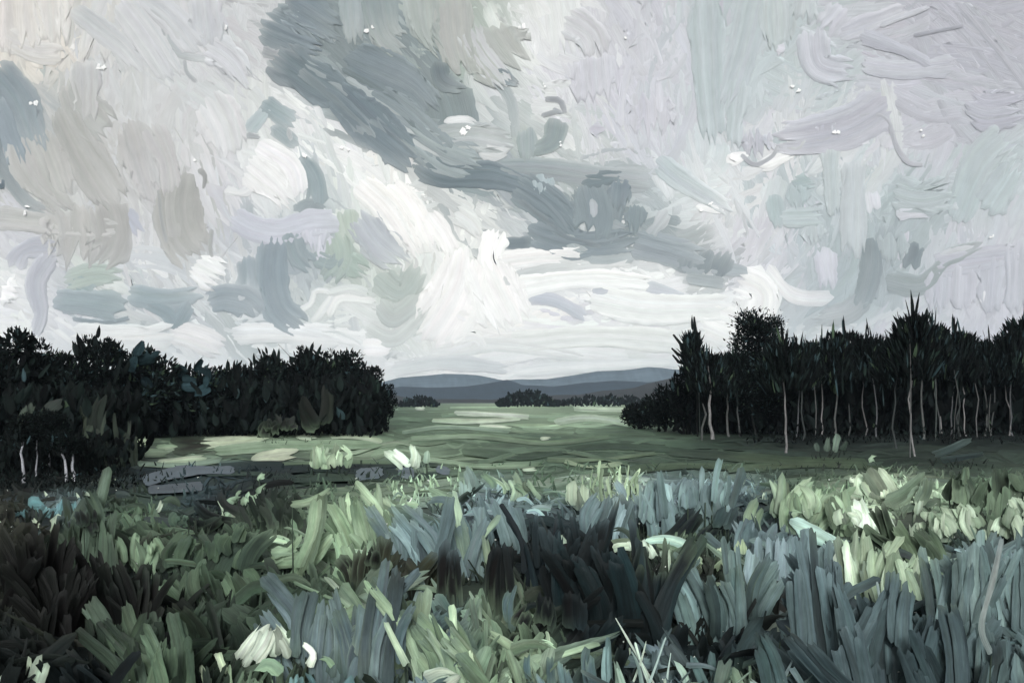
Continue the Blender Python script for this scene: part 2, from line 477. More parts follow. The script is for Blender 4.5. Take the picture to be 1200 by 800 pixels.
CLOUDS = [  # lit and shaded parts of each cloud painted as stroke colours
 ("warm cream cloud in the upper left corner of the sky", [
  ([(20, -15), (24, 70)], 52, 'E1DACD', 'DAD7CF'), ([(58, -15), (62, 62)], 42, 'E3DDD2', 'D9D8D3'), ([(0, 40), (40, 60), (75, 62)], 26, 'D8D6CF')]),
 ("pale grey streaks curving down from the top edge beside the cream cloud", [
  ([(84, 10), (112, 30), (146, 58), (168, 84)], 27, 'C0C5C7', 'CBCED0'), ([(140, 0), (170, 40), (208, 98)], 36, 'CCCFD1', 'C6CACC'),
  ([(160, -10), (200, 20), (235, 62)], 30, 'CACDD2'), ([(238, -10), (246, 60)], 36, 'C3C6CB', 'BFC3C9'), ([(240, 50), (270, 70), (292, 105)], 40, 'C8CBD0')]),
 ("thin dark slate hook stroke hanging high on pale grey cloud", [
  ([(187, 30), (193, 52), (212, 64), (243, 70)], 9, '76848A', 'A5AEB1'), ([(196, 32), (203, 52), (218, 62)], 6, '95A0A4'),
  ([(216, 70), (219, 85), (231, 97)], 5, '858F93'), ([(160, 6), (185, 22), (212, 50)], 10, 'A3ACB0', 'C0C5C7')]),
 ("slate blue cloud at the left edge beside beige cloud", [
  ([(-12, 78), (18, 112), (34, 150), (46, 188)], 40, '83929A', '98A4A9'), ([(-8, 110), (8, 150), (26, 200)], 28, '8F9CA5'),
  ([(-8, 150), (0, 190), (30, 235), (60, 248)], 16, '75848C', '9DA5A5'), ([(-5, 215), (6, 222)], 18, '5F6E76')]),
 ("broad beige grey cloud built of long slanting sweeps at the left", [
  ([(85, 88), (98, 128), (132, 164)], 40, 'ADB1AA'), ([(100, 68), (101, 150)], 33, 'BBBDBE', 'B5B6B2'),
  ([(48, 148), (60, 190), (78, 238)], 40, 'B2B3AA', 'B9B9B2'), ([(150, 138), (166, 190), (182, 244)], 50, 'B5B5B1', 'BBBBBC'),
  ([(174, 145), (196, 190), (200, 234)], 30, 'BABAB9'), ([(70, 124), (94, 172), (124, 220), (142, 244)], 38, 'A8AAA1', 'B3B3AC'),
  ([(18, 160), (45, 215), (84, 252)], 36, 'B8B8B1', 'AFB0A8')]),
 ("beige grey cloud base with rounded lower edge under the slanting sweeps", [
  ([(-10, 254), (60, 262), (145, 268)], 26, 'BABCB5'), ([(78, 236), (82, 280), (72, 318)], 62, 'B6B5AE', 'B0B0AA'), ([(122, 230), (132, 280), (108, 314)], 42, 'ABABA4', 'A6A8A2')]),
 ("lavender hooked cloud low at the left above the wood", [
  ([(14, 318), (30, 293), (72, 290)], 26, 'B4B7C1', 'AEB1BB'), ([(62, 296), (42, 330), (48, 368), (38, 398)], 27, 'ACAFB9', 'B7B9C2')]),
 ("small lavender dab between the beige cloud and the thick olive grey slab", [([(142, 244), (168, 278)], 22, 'AEB2BE')]),
 ("thick olive grey slab of cloud with dark curled top edge", [
  ([(216, 196), (208, 240), (216, 278), (240, 304)], 52, '9EA097', 'A8A99F'), ([(206, 200), (202, 245), (208, 285)], 18, 'ABACA3'),
  ([(232, 198), (240, 206), (238, 222)], 6, '6C6F69'), ([(186, 222), (189, 256), (196, 286)], 4, '747771'), ([(248, 268), (246, 290), (250, 306)], 5, '7D807A')]),
 ("pale teal folded cloud like a bent ribbon", [
  ([(305, 118), (348, 148)], 22, '8C9DA1', '9CABAE'), ([(290, 155), (318, 122)], 17, 'AAB9BC'), ([(318, 146), (350, 172)], 18, '9AA9AC'),
  ([(288, 158), (306, 161)], 6, '4F5E64'), ([(337, 150), (342, 166)], 6, '5E6D73')]),
 ("teal grey tail of cloud trailing down to a dark fringe", [
  ([(350, 182), (369, 210), (372, 243)], 21, '8E9EA3', '8B9A9E'), ([(343, 248), (362, 238), (384, 246)], 11, '6D7C82', '58676C')]),
 ("smooth white cloud patch left of the teal tail", [([(288, 188), (318, 212), (352, 246)], 42, 'E2E3E3'), ([(262, 222), (285, 226), (296, 215)], 12, 'D8DBDB'), ([(240, 110), (262, 150), (270, 185)], 48, 'D2D4D5'), ([(300, 170), (340, 196), (350, 232)], 26, 'E5E6E6')]),
 ("slate blue cloud column curling down to the wood", [
  ([(290, 298), (293, 348)], 25, '8795 9C'.replace(' ', ''), '9CA8AC'), ([(322, 274), (318, 320), (328, 362), (358, 388)], 38, '7F8E96', '8B989E'),
  ([(340, 268), (350, 300), (370, 318)], 27, '8A989D'), ([(365, 300), (390, 308), (400, 296)], 20, '8C9B9B')]),
 ("lavender swoosh cloud with dripping fingers", [
  ([(270, 252), (298, 268), (330, 272), (366, 262), (404, 262)], 28, 'B6BAC6', 'C0C3CD'), ([(368, 262), (371, 302)], 34, 'C1C4CE', 'BBBFC9'), ([(381, 270), (379, 314)], 17, 'C7CAD3')]),
 ("mint green grey cloud edge right of the lavender swoosh", [
  ([(388, 268), (398, 300), (382, 332)], 30, 'A2B2A6', '98A8A2'), ([(404, 244), (412, 292)], 26, 'A9B8AA', 'B3BFB4'), ([(400, 300), (432, 322)], 28, '9AABA1')]),
 ("lavender grey wedge cloud beside the brightest white", [
  ([(416, 246), (446, 286), (482, 312)], 46, 'A9AFB7', 'B4BABD'), ([(440, 322), (470, 342), (494, 308)], 30, 'A5B0A9'),
  ([(444, 352), (462, 370), (494, 346)], 24, 'B1B9B4'), ([(428, 384), (462, 396), (502, 360)], 22, 'C3C9C5')]),
 ("brilliant white cloud heart above the hills", [
  ([(548, 286), (540, 330), (520, 370), (496, 404)], 60, 'E9E9E4'), ([(560, 300), (580, 342), (606, 394)], 62, 'E8E9E4', 'ECEEEA'),
  ([(418, 212), (450, 240), (472, 270), (492, 302)], 34, 'E6E6E0'), ([(456, 214), (482, 245), (504, 292)], 30, 'ECECE5'), ([(498, 248), (520, 278), (532, 304)], 27, 'E7E7E3'),
  ([(468, 252), (490, 268), (500, 300)], 14, 'E0E1D9'), ([(530, 245), (552, 260), (566, 280)], 26, 'D2D6D4'), ([(585, 268), (575, 300), (585, 320)], 30, 'EEEFEA'),
  ([(535, 366), (552, 374)], 12, 'DADEDB')]),
 ("white squiggle of cloud beside the slate column", [
  ([(346, 366), (364, 356), (370, 341), (388, 345), (376, 366), (366, 379)], 8, 'EEEFED'), ([(384, 371), (396, 351), (412, 350), (442, 353)], 11, 'E8E9E7'), ([(380, 345), (410, 338), (432, 345)], 9, 'DADDDB')]),
 ("small white oval cloud over the left wood's end", [([(424, 406), (460, 406)], 19, 'F3F3F0')]),
 ("mint and teal fan of cloud low over the left wood", [
  ([(74, 332), (110, 322), (148, 326)], 28, 'A9B7AE', '9DADA4'), ([(78, 322), (112, 346)], 24, '91A4A4'), ([(60, 352), (98, 354), (152, 362)], 28, '94A3A7', '8C9C9F'), ([(84, 373), (120, 378), (153, 372)], 5, '66757A')]),
 ("blue grey scalloped clouds low over the left wood's middle", [
  ([(148, 344), (190, 350), (240, 344)], 26, '90A0A5', '98A5A9'), ([(166, 352), (196, 366), (206, 378), (222, 350)], 17, '8797 9D'.replace(' ', '')),
  ([(240, 356), (262, 349), (290, 355), (304, 372)], 30, '89969D', '949FA5'), ([(276, 352), (292, 344), (309, 355)], 10, 'B5BABC')]),
 ("white horizon cloud strip behind the left wood", [([(80, 392), (140, 396), (212, 392)], 34, 'E1E3E1'), ([(196, 386), (232, 396), (268, 412)], 30, 'E2E2DF'), ([(160, 388), (180, 384), (198, 378)], 7, 'F1F1EF'),
  ([(270, 392), (330, 390), (400, 398)], 26, 'DDE0DF'), ([(0, 336), (26, 346)], 34, 'F0F1F1'), ([(222, 308), (266, 330)], 38, 'E2E5E4')]),
 ("dark slate storm cloud head at the top, left of the band", [
  ([(306, 22), (342, 40), (384, 56)], 50, '7F8D92', '788790'), ([(330, 0), (372, 26), (404, 46)], 52, '788790', '8A979B'), ([(306, 58), (322, 64), (330, 60)], 12, '56636A'),
  ([(342, 22), (356, 24)], 20, '9DAAAE')]),
 ("dark slate storm band sweeping diagonally across the upper sky", [
  ([(316, 58), (360, 90), (410, 120), (450, 166)], 48, '6A797F', '75848A'), ([(402, 62), (440, 80), (482, 100), (514, 134)], 44, '76858B', '849196'),
  ([(388, 100), (430, 140), (494, 192)], 52, '697880', '74838A'), ([(430, 108), (480, 145), (524, 190)], 40, '7D8B90', '8C999C'),
  ([(470, 150), (520, 180), (566, 196)], 40, '939FA1'), ([(404, 92), (440, 112), (486, 140)], 14, 'A3ADAF'), ([(356, 72), (392, 96), (420, 118)], 11, '98A3A6'), ([(452, 142), (500, 172), (540, 184)], 13, 'B3BBBB'), ([(350, 82), (400, 124), (440, 160)], 9, '505F65'), ([(400, 80), (450, 110), (490, 150)], 8, '5C6B71')]),
 ("brushed grey green cloud curtain hanging from the top edge", [
  ([(410, -12), (416, 56)], 32, '9DAAAD', 'A9B2B2'), ([(440, -12), (452, 40), (478, 62)], 38, '8C9A9C', 'A5ADAB'), ([(492, -12), (500, 40), (520, 70)], 40, 'A5AEAA'), ([(528, -12), (534, 50), (548, 92)], 48, 'ABB1AA'),
  ([(566, 30), (584, 60), (612, 92)], 72, 'AFB4AF'), ([(545, 28), (562, 62), (596, 104)], 38, 'BBBEC0', 'C3C6C9'), ([(514, 70), (520, 94), (549, 104)], 20, '6A777C', '8B9698'), ([(576, 84), (612, 101)], 20, '728087', '98A2A5')]),
 ("mottled grey cloud with a white chip under the curtain", [
  ([(500, 168), (550, 160), (606, 170)], 34, 'A7B0B0', 'B5BBBB'), ([(520, 145), (545, 140), (562, 148)], 14, 'DADDDD'), ([(560, 175), (585, 180), (600, 172)], 20, 'C7CBCB'),
  ([(617, 148), (619, 192)], 25, '97A4A5'), ([(654, 138), (646, 166), (618, 178)], 20, '8A9899')]),
 ("small ragged dark smudge on lavender sky", [([(638, 116), (656, 118), (662, 134)], 6, '414D52'), ([(634, 136), (655, 130)], 5, '4D5A5F'), ([(646, 128), (660, 133)], 5, '55636A')], 'cloud'),
 ("long dark slate tongue of cloud under the storm band", [
  ([(488, 188), (522, 206), (580, 206), (640, 232), (676, 274)], 34, '64747A', '75838A'), ([(580, 196), (640, 198), (700, 206), (764, 214)], 24, '8B979B', 'A1A9AC'),
  ([(600, 212), (640, 240), (676, 272)], 40, '78868B', '6C7B81'), ([(490, 184), (530, 196), (580, 200)], 7, '4B5A60'), ([(606, 232), (640, 256), (672, 268)], 10, '566569')]),
 ("flat square dab of pale blue grey cloud", [([(637, 200), (635, 233)], 29, '9FB0B5', 'A4B4B8')]),
 ("dark slate knotted cloud right of the pale square dab", [
  ([(588, 286), (628, 284)], 16, '6A787D'), ([(616, 270), (658, 284), (700, 286), (752, 276)], 36, '748288', '7E8B91'), ([(690, 212), (700, 255), (690, 288)], 48, '818E93', '7B898E'),
  ([(680, 215), (710, 208), (736, 204)], 20, '6E7D82'), ([(728, 204), (722, 252)], 32, '73828A', '808D92'), ([(746, 238), (743, 278)], 30, '7C8A8F'),
  ([(650, 262), (692, 302), (744, 300)], 13, '9BA6A8'), ([(640, 262), (668, 280), (706, 288)], 7, '64737A'), ([(692, 232), (694, 258)], 16, 'AAB1B7'), ([(715, 262), (735, 268)], 12, 'A1A9AE')]),
 ("light streaked flick of cloud rising off the dark knot", [([(756, 284), (784, 246)], 17, '98A2A5', 'B9BFC1')]),
 ("grey cloud wedge tapering away under the dark knot", [([(738, 284), (790, 298), (836, 312)], 30, '869298', '95A0A4'), ([(760, 276), (790, 284), (812, 286)], 14, '949FA4'), ([(830, 312), (862, 316), (884, 322)], 16, '9FA9AD')]),
 ("pale sweeping cloud bands under the dark knot", [
  ([(578, 306), (640, 300), (690, 300)], 22, 'E2E3E0'), ([(600, 338), (680, 326), (768, 332)], 26, 'E5E8E5'), ([(588, 330), (632, 318), (690, 308), (744, 302)], 15, 'B8BEBE', 'D0D4D2'), ([(690, 350), (760, 362), (860, 360)], 34, 'E2E6E3')]),
 ("lavender blue bar of cloud on white, above the hills", [([(616, 348), (650, 352), (690, 373)], 17, 'AEB3BF', 'B6BBC4')]),
 ("smaller lavender fleck of cloud right of the blue bar", [([(693, 343), (722, 337)], 17, 'B7BDC4')]),
 ("pale blue fleck of cloud nearest the right wood's spire", [([(756, 336), (802, 346)], 15, 'BBC2C8')]),
 ("soft grey white cloud layers just over the distant hills", [
  ([(500, 416), (580, 404), (690, 420)], 20, 'D9DDDA'), ([(596, 402), (700, 394), (806, 402)], 26, 'DEE2DE'), ([(560, 425), (640, 412), (740, 418)], 16, 'E6E8E6'),
  ([(456, 434), (520, 424), (600, 432)], 18, 'D3D8D6', 'C6CCCD'), ([(600, 436), (700, 428), (800, 424)], 14, 'DFE3E1'), ([(520, 408), (556, 396), (568, 412)], 20, 'E0E3DF')]),
 ("lavender sky patch with a long thin drip", [
  ([(700, 60), (705, 130)], 60, 'C4C6CE'), ([(760, 100), (764, 170)], 60, 'C2C4CD'), ([(737, 78), (728, 118), (726, 150)], 8, 'CBCDD5'), ([(690, 152), (710, 152)], 15, 'BBBDC7'), ([(772, 96), (774, 132)], 7, 'CCCED6'),
  ([(660, 20), (690, 40), (700, 70)], 40, 'C6C8CC')]),
 ("pale teal curtains of cloud hanging right of the thin drip", [
  ([(826, -12), (830, 90), (836, 172)], 42, 'B4C0C4', 'AFBDC0'), ([(886, -12), (870, 60), (848, 132)], 36, 'B6C2C5', 'B4BEC4'), ([(908, -8), (912, 64)], 40, 'B9C4C6'), ([(866, 90), (858, 176)], 28, 'B5C1C4'), ([(945, -10), (940, 30)], 30, 'BDC6C9'), ([(908, 56), (920, 60)], 14, 'C9CCD4')]),
 ("bright lavender puff of cloud high at the right", [
  ([(990, 6), (962, 42)], 30, 'C5C8D1'), ([(952, 30), (960, 76), (1004, 86)], 36, 'C1C4CE', 'BCBFCA'), ([(982, 42), (1064, 8)], 22, 'BFC2CC', 'CACCD4'), ([(1008, 76), (1060, 82), (1124, 76)], 22, 'BFC2CC'),
  ([(1006, 40), (1060, 60), (1094, 78)], 18, 'B7BAC5'), ([(1070, 42), (1130, 30)], 4, '8E919B'), ([(1030, 30), (1090, 8)], 7, 'CDCFD7')]),
 ("scallop edged lavender cloud with dark hanging rim", [
  ([(1044, 118), (1000, 146), (960, 158), (900, 166)], 46, 'B5B7C1', 'B2B4BF'), ([(886, 148), (888, 188)], 40, 'B4B7C1'), ([(936, 144), (935, 170)], 26, 'B2B5BF'), ([(966, 138), (968, 163)], 26, 'B2B4BF'),
  ([(868, 181), (885, 193), (905, 183), (912, 170)], 5, '7A8089'), ([(913, 169), (934, 175), (946, 160)], 5, '858A93'), ([(947, 158), (965, 167), (982, 151)], 5, '858A93'), ([(1004, 138), (1022, 134), (1040, 141), (1050, 170), (1064, 190), (1082, 193)], 5, 'A2A5AD')]),
 ("bright white slanting chip of cloud under the scalloped rim", [([(888, 196), (932, 180)], 19, 'E4E6E5'), ([(850, 190), (880, 180)], 14, 'EDEFEE')]),
 ("pale blue oval chip of cloud tucked inside the scalloped rim", [([(988, 166), (1024, 160)], 16, 'D1D6DC'), ([(1034, 176), (1046, 158)], 20, 'C7CAD1')]),
 ("small bright white bar of cloud below the pale teal diagonal wisp", [([(815, 242), (852, 246)], 9, 'EFF1F0')]),
 ("pale teal diagonal wisp left of the teal blocks", [([(768, 186), (800, 212), (862, 250)], 26, 'AEBDC1', 'C6CED0')]),
 ("teal grey block shaped cloud above the right wood", [
  ([(906, 226), (912, 270)], 22, 'A3B3B5'), ([(926, 216), (960, 218)], 24, '9FB0B2'), ([(934, 212), (938, 250)], 30, 'A6B5B8'), ([(912, 256), (968, 254)], 22, 'ADBBBD'), ([(972, 168), (976, 256)], 22, 'B4C0C2'), ([(952, 258), (956, 290)], 30, 'B4BFC2')]),
 ("lavender pill shaped dab on pale teal cloud", [([(1020, 222), (1026, 254)], 20, 'CFD2D9')]),
 ("broad pale teal cloud sweeps at the right edge", [
  ([(1000, 186), (1000, 306)], 30, 'B6BFC3'), ([(1044, 224), (1080, 232), (1124, 222)], 40, 'ADB9BC'), ([(1118, 264), (1150, 192), (1186, 156)], 34, 'AEBDC0', 'B9C4C7'), ([(1152, 250), (1194, 186)], 42, 'B2BFC3'), ([(1048, 252), (1092, 245)], 15, 'C5C8D0'), ([(1130, 120), (1160, 130), (1210, 120)], 50, 'B7B9C4'), ([(1115, 245), (1128, 240)], 12, 'CBD0D5')]),
 ("lavender upright dab over the right wood", [([(966, 288), (972, 344)], 26, 'C4C7D0', 'BBBEC8')]),
 ("dark grey boomerang cloud touching the right wood", [
  ([(1016, 344), (992, 366), (948, 376)], 30, '9DA6A9', 'AEB5B7'), ([(1022, 278), (1020, 320), (1006, 366)], 25, '7B878B', '8A9599')]),
 ("grey green arching cloud over the tallest pine", [
  ([(1036, 328), (1080, 334), (1112, 304), (1154, 284)], 24, '8D989A', '9AA4A4'), ([(1078, 282), (1064, 318)], 17, '788489'), ([(1046, 270), (1046, 312)], 34, 'A5B1B4'), ([(1100, 302), (1122, 292), (1144, 290)], 9, 'B8BFBF')]),
 ("lavender cloud with finger like lower edge at the right edge", [
  ([(1090, 312), (1140, 306), (1200, 296)], 30, 'B7BAC4'), ([(1100, 312), (1098, 372)], 28, 'B7BAC4'), ([(1130, 306), (1128, 366)], 28, 'BBBDC7'), ([(1165, 296), (1160, 370)], 34, 'B5B9C2'), ([(1194, 280), (1190, 370)], 32, 'B8BBC4'), ([(1153, 338), (1152, 356)], 7, 'EFF0F1')]),
 ("three dark grey striped blocks of cloud in a row", [
  ([(798, 320), (810, 286)], 23, '7D898D', '939DA0'), ([(818, 322), (831, 291)], 20, '828D91'), ([(838, 324), (856, 293)], 23, '7A858A', '8F999C'), ([(802, 326), (852, 332)], 12, 'A4AEB0')]),
 ("white ray of cloud slanting down behind the tufted tree", [
  ([(858, 330), (890, 346), (878, 386)], 48, 'E2E4E3'), ([(896, 312), (930, 346), (978, 350)], 16, 'E2E5E4', 'D2D6D8'), ([(820, 370), (860, 385), (900, 390)], 40, 'E6E8E6')]),
]
for c in CLOUDS:
    cloud(c[0], c[1])
# white impasto flecks, relief highlights and bare canvas painted on as strokes
fleck_spots = [(122, 72, 9), (60, 28, 6), (118, 80, 8), (185, 105, 12), (38, 118, 9), (76, 140, 9), (228, 187, 6), (140, 225, 9), (432, 35, 8), (600, 18, 12), (613, 32, 9), (518, 5, 6), (540, 145, 15),
        (575, 185, 14), (410, 172, 8), (470, 212, 8), (735, 42, 6), (680, 64, 5), (932, 103, 10), (875, 90, 6), (858, 185, 15), (1082, 138, 7), (1083, 156, 7), (1172, 145, 6), (830, 243, 10), (1190, 188, 7),
        (982, 152, 8), (905, 70, 6), (660, 165, 6), (685, 240, 6), (270, 30, 6), (352, 120, 7), (358, 180, 9), (22, 240, 10), (30, 245, 8), (110, 200, 5), (640, 100, 4), (1195, 240, 4), (1165, 275, 5), (560, 415, 8), (485, 421, 5), (612, 410, 4)]
B = Bucket()
for (x, y, s) in fleck_spots[::2]:
    for k in range(2):
        a = rng.uniform(0, 3.1); L = s * rng.uniform(.5, 1.0); x0, y0 = x + rng.normal(0, s * .4), y + rng.normal(0, s * .35)
        add_sky(B, stroke([(x0, y0), (x0 + math.cos(a) * L, y0 + math.sin(a) * L)], s * rng.uniform(.3, .6), 'F4F5F4', relief=.05, rag=1.6), R_CLOUD[0] - 5)
        R_CLOUD[0] -= .3
tag(B.build('impasto_flecks', M_CLOUD), 'tiny white impasto highlight flecks painted over the grey overcast', 'cloud', kind='stuff')

# ------------------------------------------------------------------ ground sheet
B = Bucket()
rr = np.concatenate([[.5], np.geomspace(2, 4000, 110)])
th = np.concatenate([np.linspace(-180, -50, 20, endpoint=False), np.linspace(-50, 50, 90, endpoint=False), np.linspace(50, 180, 21)])
RR, TH = np.meshgrid(rr, np.radians(th), indexing='ij')
X, Y = RR * np.sin(TH), RR * np.cos(TH)
V = np.stack([X, Y, ground_h(X, Y)], -1)
px, py, fy = to_px(V)
ok = (fy > 1)
C = np.where(ok[..., None], ground_col(np.where(ok, px, 600), np.where(ok, py, 800)), lin('3A4A3E'))
inview = (np.abs(px - 600) < 700)
C = np.where((ok & inview)[..., None], C, lin('3A4A3E'))
C = np.where((py > 566)[..., None], .25 * C + .75 * lin('22292A'), C)  # near ground colour darkened, the dark between plants painted in
B.add(V.reshape(-1, 3), grid_faces(*RR.shape)[:, ::-1], C.reshape(-1, 3), np.stack([X * 6, Y * 6], -1).reshape(-1, 2))
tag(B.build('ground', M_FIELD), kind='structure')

# ------------------------------------------------------------------ hills
def hill(name, dist, prof, col, depth, n=220):
    B = Bucket()
    p = np.array(prof, float)
    xs = np.linspace(p[0, 0], p[-1, 0], n)
    top = np.interp(xs, p[:, 0], p[:, 1]) + .7 * smooth_noise(n, 9, rng) + .2 * smooth_noise(n, 3, rng)
    s = dist / F
    hgt = np.maximum((HOR + 1 - top) * s, 0)
    wx = (xs - 600) * s
    k = np.linspace(-1, 1, 15)
    V = np.zeros((n, 15, 3))
    V[..., 0] = wx[:, None] * (1 + k[None] * depth / dist)
    V[..., 1] = dist + k[None] * depth
    V[..., 2] = hgt[:, None] * (np.cos(k * math.pi) * .5 + .5)[None] - 2
    C = lin(col)[None, None] * (1 + .12 * rng.normal(0, 1, (n, 15, 1)))
    U = np.stack(np.broadcast_arrays(xs[:, None] * 1., k[None] * 30), -1)
    B.add(V.reshape(-1, 3), grid_faces(n, 15)[:, ::-1], C.reshape(-1, 3), U.reshape(-1, 2))
    return tag(B.build(name, M_FIELD), kind='structure')


hill('hills', 3500, [(330, 471), (420, 455), (470, 441), (520, 437), (560, 440), (590, 446), (640, 443), (700, 434), (760, 430), (830, 433), (920, 440), (1020, 450), (1100, 471)], '5C6A74', 280)  # farthest range painted paler, some of its haze put into the colour
hill('hills', 2600, [(300, 471), (400, 462), (470, 452), (500, 453), (545, 452), (580, 446), (595, 443), (612, 449), (650, 451), (690, 447), (720, 445), (760, 448), (850, 440), (960, 450), (1050, 471)], '2C3842', 240)
hill('hills', 1700, [(330, 472), (400, 464), (450, 458), (490, 464), (530, 466), (580, 465), (640, 461), (690, 458), (740, 452), (770, 444), (800, 436), (850, 430), (930, 442), (1000, 471)], '302F2D', 200)


# ------------------------------------------------------------------ woods
DARK = [lin(c) for c in ('0A0D0E', '0D1111', '111716', '151C1C', '0B0F0F', '18211F')]
LITE = [lin(c) for c in ('2B3B3E', '35474B', '2A3833', '40503F', '3A4A4C')]


def pick(n, g, plite=.08):
    c = np.array([DARK[i] for i in g.integers(0, len(DARK), n)])
    l = np.array([LITE[i] for i in g.integers(0, len(LITE), n)])
    return np.where((g.uniform(0, 1, n) < plite)[:, None], l, c)


def rnd_unit(n, g):
    v = g.normal(0, 1, (n, 3)); return v / np.linalg.norm(v, axis=1, keepdims=True)


def tree(label, px, py, top, wpx, kind='bushy', trunk='2A2C2A', tw=3., zb=.25, group=None, name='tree', plite=.08, seed=0, dens=1., lean=0., ttop=.8):
    g = np.random.default_rng(1000 + seed + int(px * 7))
    P = at_ground(np.array([px]), np.array([py]))[0]
    P[2] = ground_h(P[0], P[1])
    s = P[1] / F
    H = (py - top) * s; W = wpx * s
    root = empty(name, tuple(P)); tag(root, label, 'tree', group)
    # trunk with limbs
    B = Bucket()
    n = 9
    z = np.linspace(-.03, ttop, n) * H
    bx = np.cumsum(g.normal(0, .012, n)) * H + lean * z; by = np.cumsum(g.normal(0, .012, n)) * H
    bx -= bx[0]; by -= by[0]
    tr = np.linspace(1, .35, n) * tw * s * .5
    tr[0] *= 1.35
    pts = P + np.stack([bx, by, z], -1)
    tube(B, pts, tr, trunk, 8, g)
    for i in range(6):
        k = g.integers(5, n - 1); a = g.uniform(0, 6.3); L = W * g.uniform(.25, .42)
        e = pts[k] + np.array([math.cos(a) * L, math.sin(a) * L, L * g.uniform(.5, 1.1)])
        m = (pts[k] + e) / 2 + np.array([0, 0, -.1 * L])
        tube(B, [pts[k], m, e], [tr[k] * .55, tr[k] * .4, tr[k] * .2], '1E2221', 6, g)
    if kind == 'spire':                                # bare grey side stems in front of the crown
        for i in range(g.integers(0, 2)):
            a = g.uniform(-.45, .45) * W; z1 = g.uniform(.35, .8) * H
            q = P + np.array([[a, -W * .40, -.02 * H], [a + g.normal(0, .012) * H, -W * .45, z1 * .35], [a + g.normal(0, .014) * H, -W * .5, z1 * .7], [a + g.normal(0, .014) * H, -W * .52, z1]])
            tube(B, q, np.array([.5, .5, .5, .22]) * tw * s * .6, ['4A4D4C', '5C5E5E', '3C4341'][g.integers(0, 3)], 5, g)
    B.build('trunk', M_BARK, root)
    # crown
    B = Bucket()
    cx = np.interp(np.linspace(0, 1, 50), np.linspace(0, 1, n) * ttop, bx); cyy = np.interp(np.linspace(0, 1, 50), np.linspace(0, 1, n) * ttop, by)

    def axis(zf):
        i = np.clip((zf * 49).astype(int), 0, 49)
        return np.stack([cx[i], cyy[i], zf * H], -1)
    if kind == 'spire':
        K = int(700 * dens)
        zf = zb + (1 - zb) * g.uniform(0, 1, K) ** 1.2 * .66
        rad = W * .5 * (1 - ((zf - zb) / (1 - zb)) ** 1.7 * .82) * np.sqrt(g.uniform(.02, 1, K))
        a = g.uniform(0, 6.283, K)
        c = P + axis(zf) + np.stack([np.cos(a) * rad, np.sin(a) * rad, 0 * a], -1)
        d = np.stack([np.cos(a) * .35, np.sin(a) * .35, 1 + 0 * a], -1) + g.normal(0, .18, (K, 3))
        L = H * g.uniform(.06, .15, K) * (1.15 - .5 * zf); wd = H * g.uniform(.010, .024, K)
        dabs(B, c - np.array([0, 0, 1]) * L[:, None] * .4, d, rnd_unit(K, g), L, wd, pick(K, g, plite), bend=.12, g=g)
        k = g.integers(13, 22)                           # leading shoots
        a = g.uniform(0, 6.283, k); rad = W * .42 * g.uniform(0, 1, k)
        zt = 1 - .20 * g.uniform(0, 1, k) ** 1.2 - .22 * rad / (W * .42)
        L = H * g.uniform(.12, .30, k)
        c = P + axis(zt) + np.stack([np.cos(a) * rad, np.sin(a) * rad, -L], -1)
        c[0] = P + axis(np.array([1.]))[0] - np.array([0, 0, L[0]])
        d = np.stack([g.normal(0, .16, k), g.normal(0, .16, k), np.ones(k)], -1)
        sd_ = np.stack([np.ones(k), g.normal(0, .4, k), np.zeros(k)], -1)
        dabs(B, c, d, sd_, L, H * g.uniform(.010, .026, k), pick(k, g, .3), N=7, M=5, bend=.06, g=g, point=.2)
    else:
        nc = 22 if kind == 'bushy' else 14
        for i in range(nc):
            if kind == 'bushy':
                v = rnd_unit(1, g)[0]; v[2] = abs(v[2]) if i % 3 else v[2] * .5
                rr_ = g.uniform(.45, .95) ** .7
                zc = zb + (1 - zb) * .42
                cc = np.array([v[0] * W * .5 * rr_, v[1] * W * .45 * rr_, (zc + v[2] * (1 - zb) * .50 * rr_) * H]); cr = W * g.uniform(.13, .20)
            else:
                zc = [.91, .86, .82, .77, .72, .70, .64, .60, .55, .5, .44, .38, .32, .26][i]
                cc = np.array([[-.10, .30, -.04, .12, -.14, .2, -.02, .14, -.18, .1, -.1, .16, -.14, .1][i] * W, g.normal(0, .12) * W, zc * H]); cr = W * (g.uniform(.17, .21) if i == 0 else g.uniform(.11, .13) if i == 1 else g.uniform(.16, .21))
            K = int((110 if kind == 'bushy' else 620) * dens)
            v = rnd_unit(K, g) * (1 + .35 * g.normal(0, 1, (K, 1)) * (kind != 'bushy'))
            cc[2] = min(cc[2], H * .97 - cr)
            c = P + cc + v * (cr * g.uniform(.2, 1, K) ** .5)[:, None] + np.array([lean * cc[2], 0, 0])
            d = v * .8 + np.array([0, 0, .5]) + g.normal(0, .3, (K, 3))
            sz = cr * (.7 if kind == 'bushy' else .4)
            L = sz * g.uniform(.35, .8, K)
            col = pick(K, g, plite)
            dabs(B, c - d * L[:, None] * .4, d, rnd_unit(K, g), L, L * g.uniform(.28, .5, K), col, N=4, M=4, bend=.2, g=g)
        if kind == 'bushy':                            # inner leaves
            K = int(650 * dens)
            v = rnd_unit(K, g)
            rr_ = g.uniform(0, .8, K)[:, None]
            c = P + np.array([0, 0, (zb + (1 - zb) * .42) * H]) + v * rr_ * np.array([W * .5, W * .45, (1 - zb) * .5 * H])
            d = g.normal(0, 1, (K, 3)) + np.array([0, 0, .6]); L = W * g.uniform(.08, .16, K)
            dabs(B, c, d, rnd_unit(K, g), L, L * .5, pick(K, g, .02), N=4, M=4, g=g)
            k = int(26 * dens)                          # upright shoots on the top
            a = g.uniform(0, 6.283, k); rad = W * .46 * np.sqrt(g.uniform(0, 1, k))
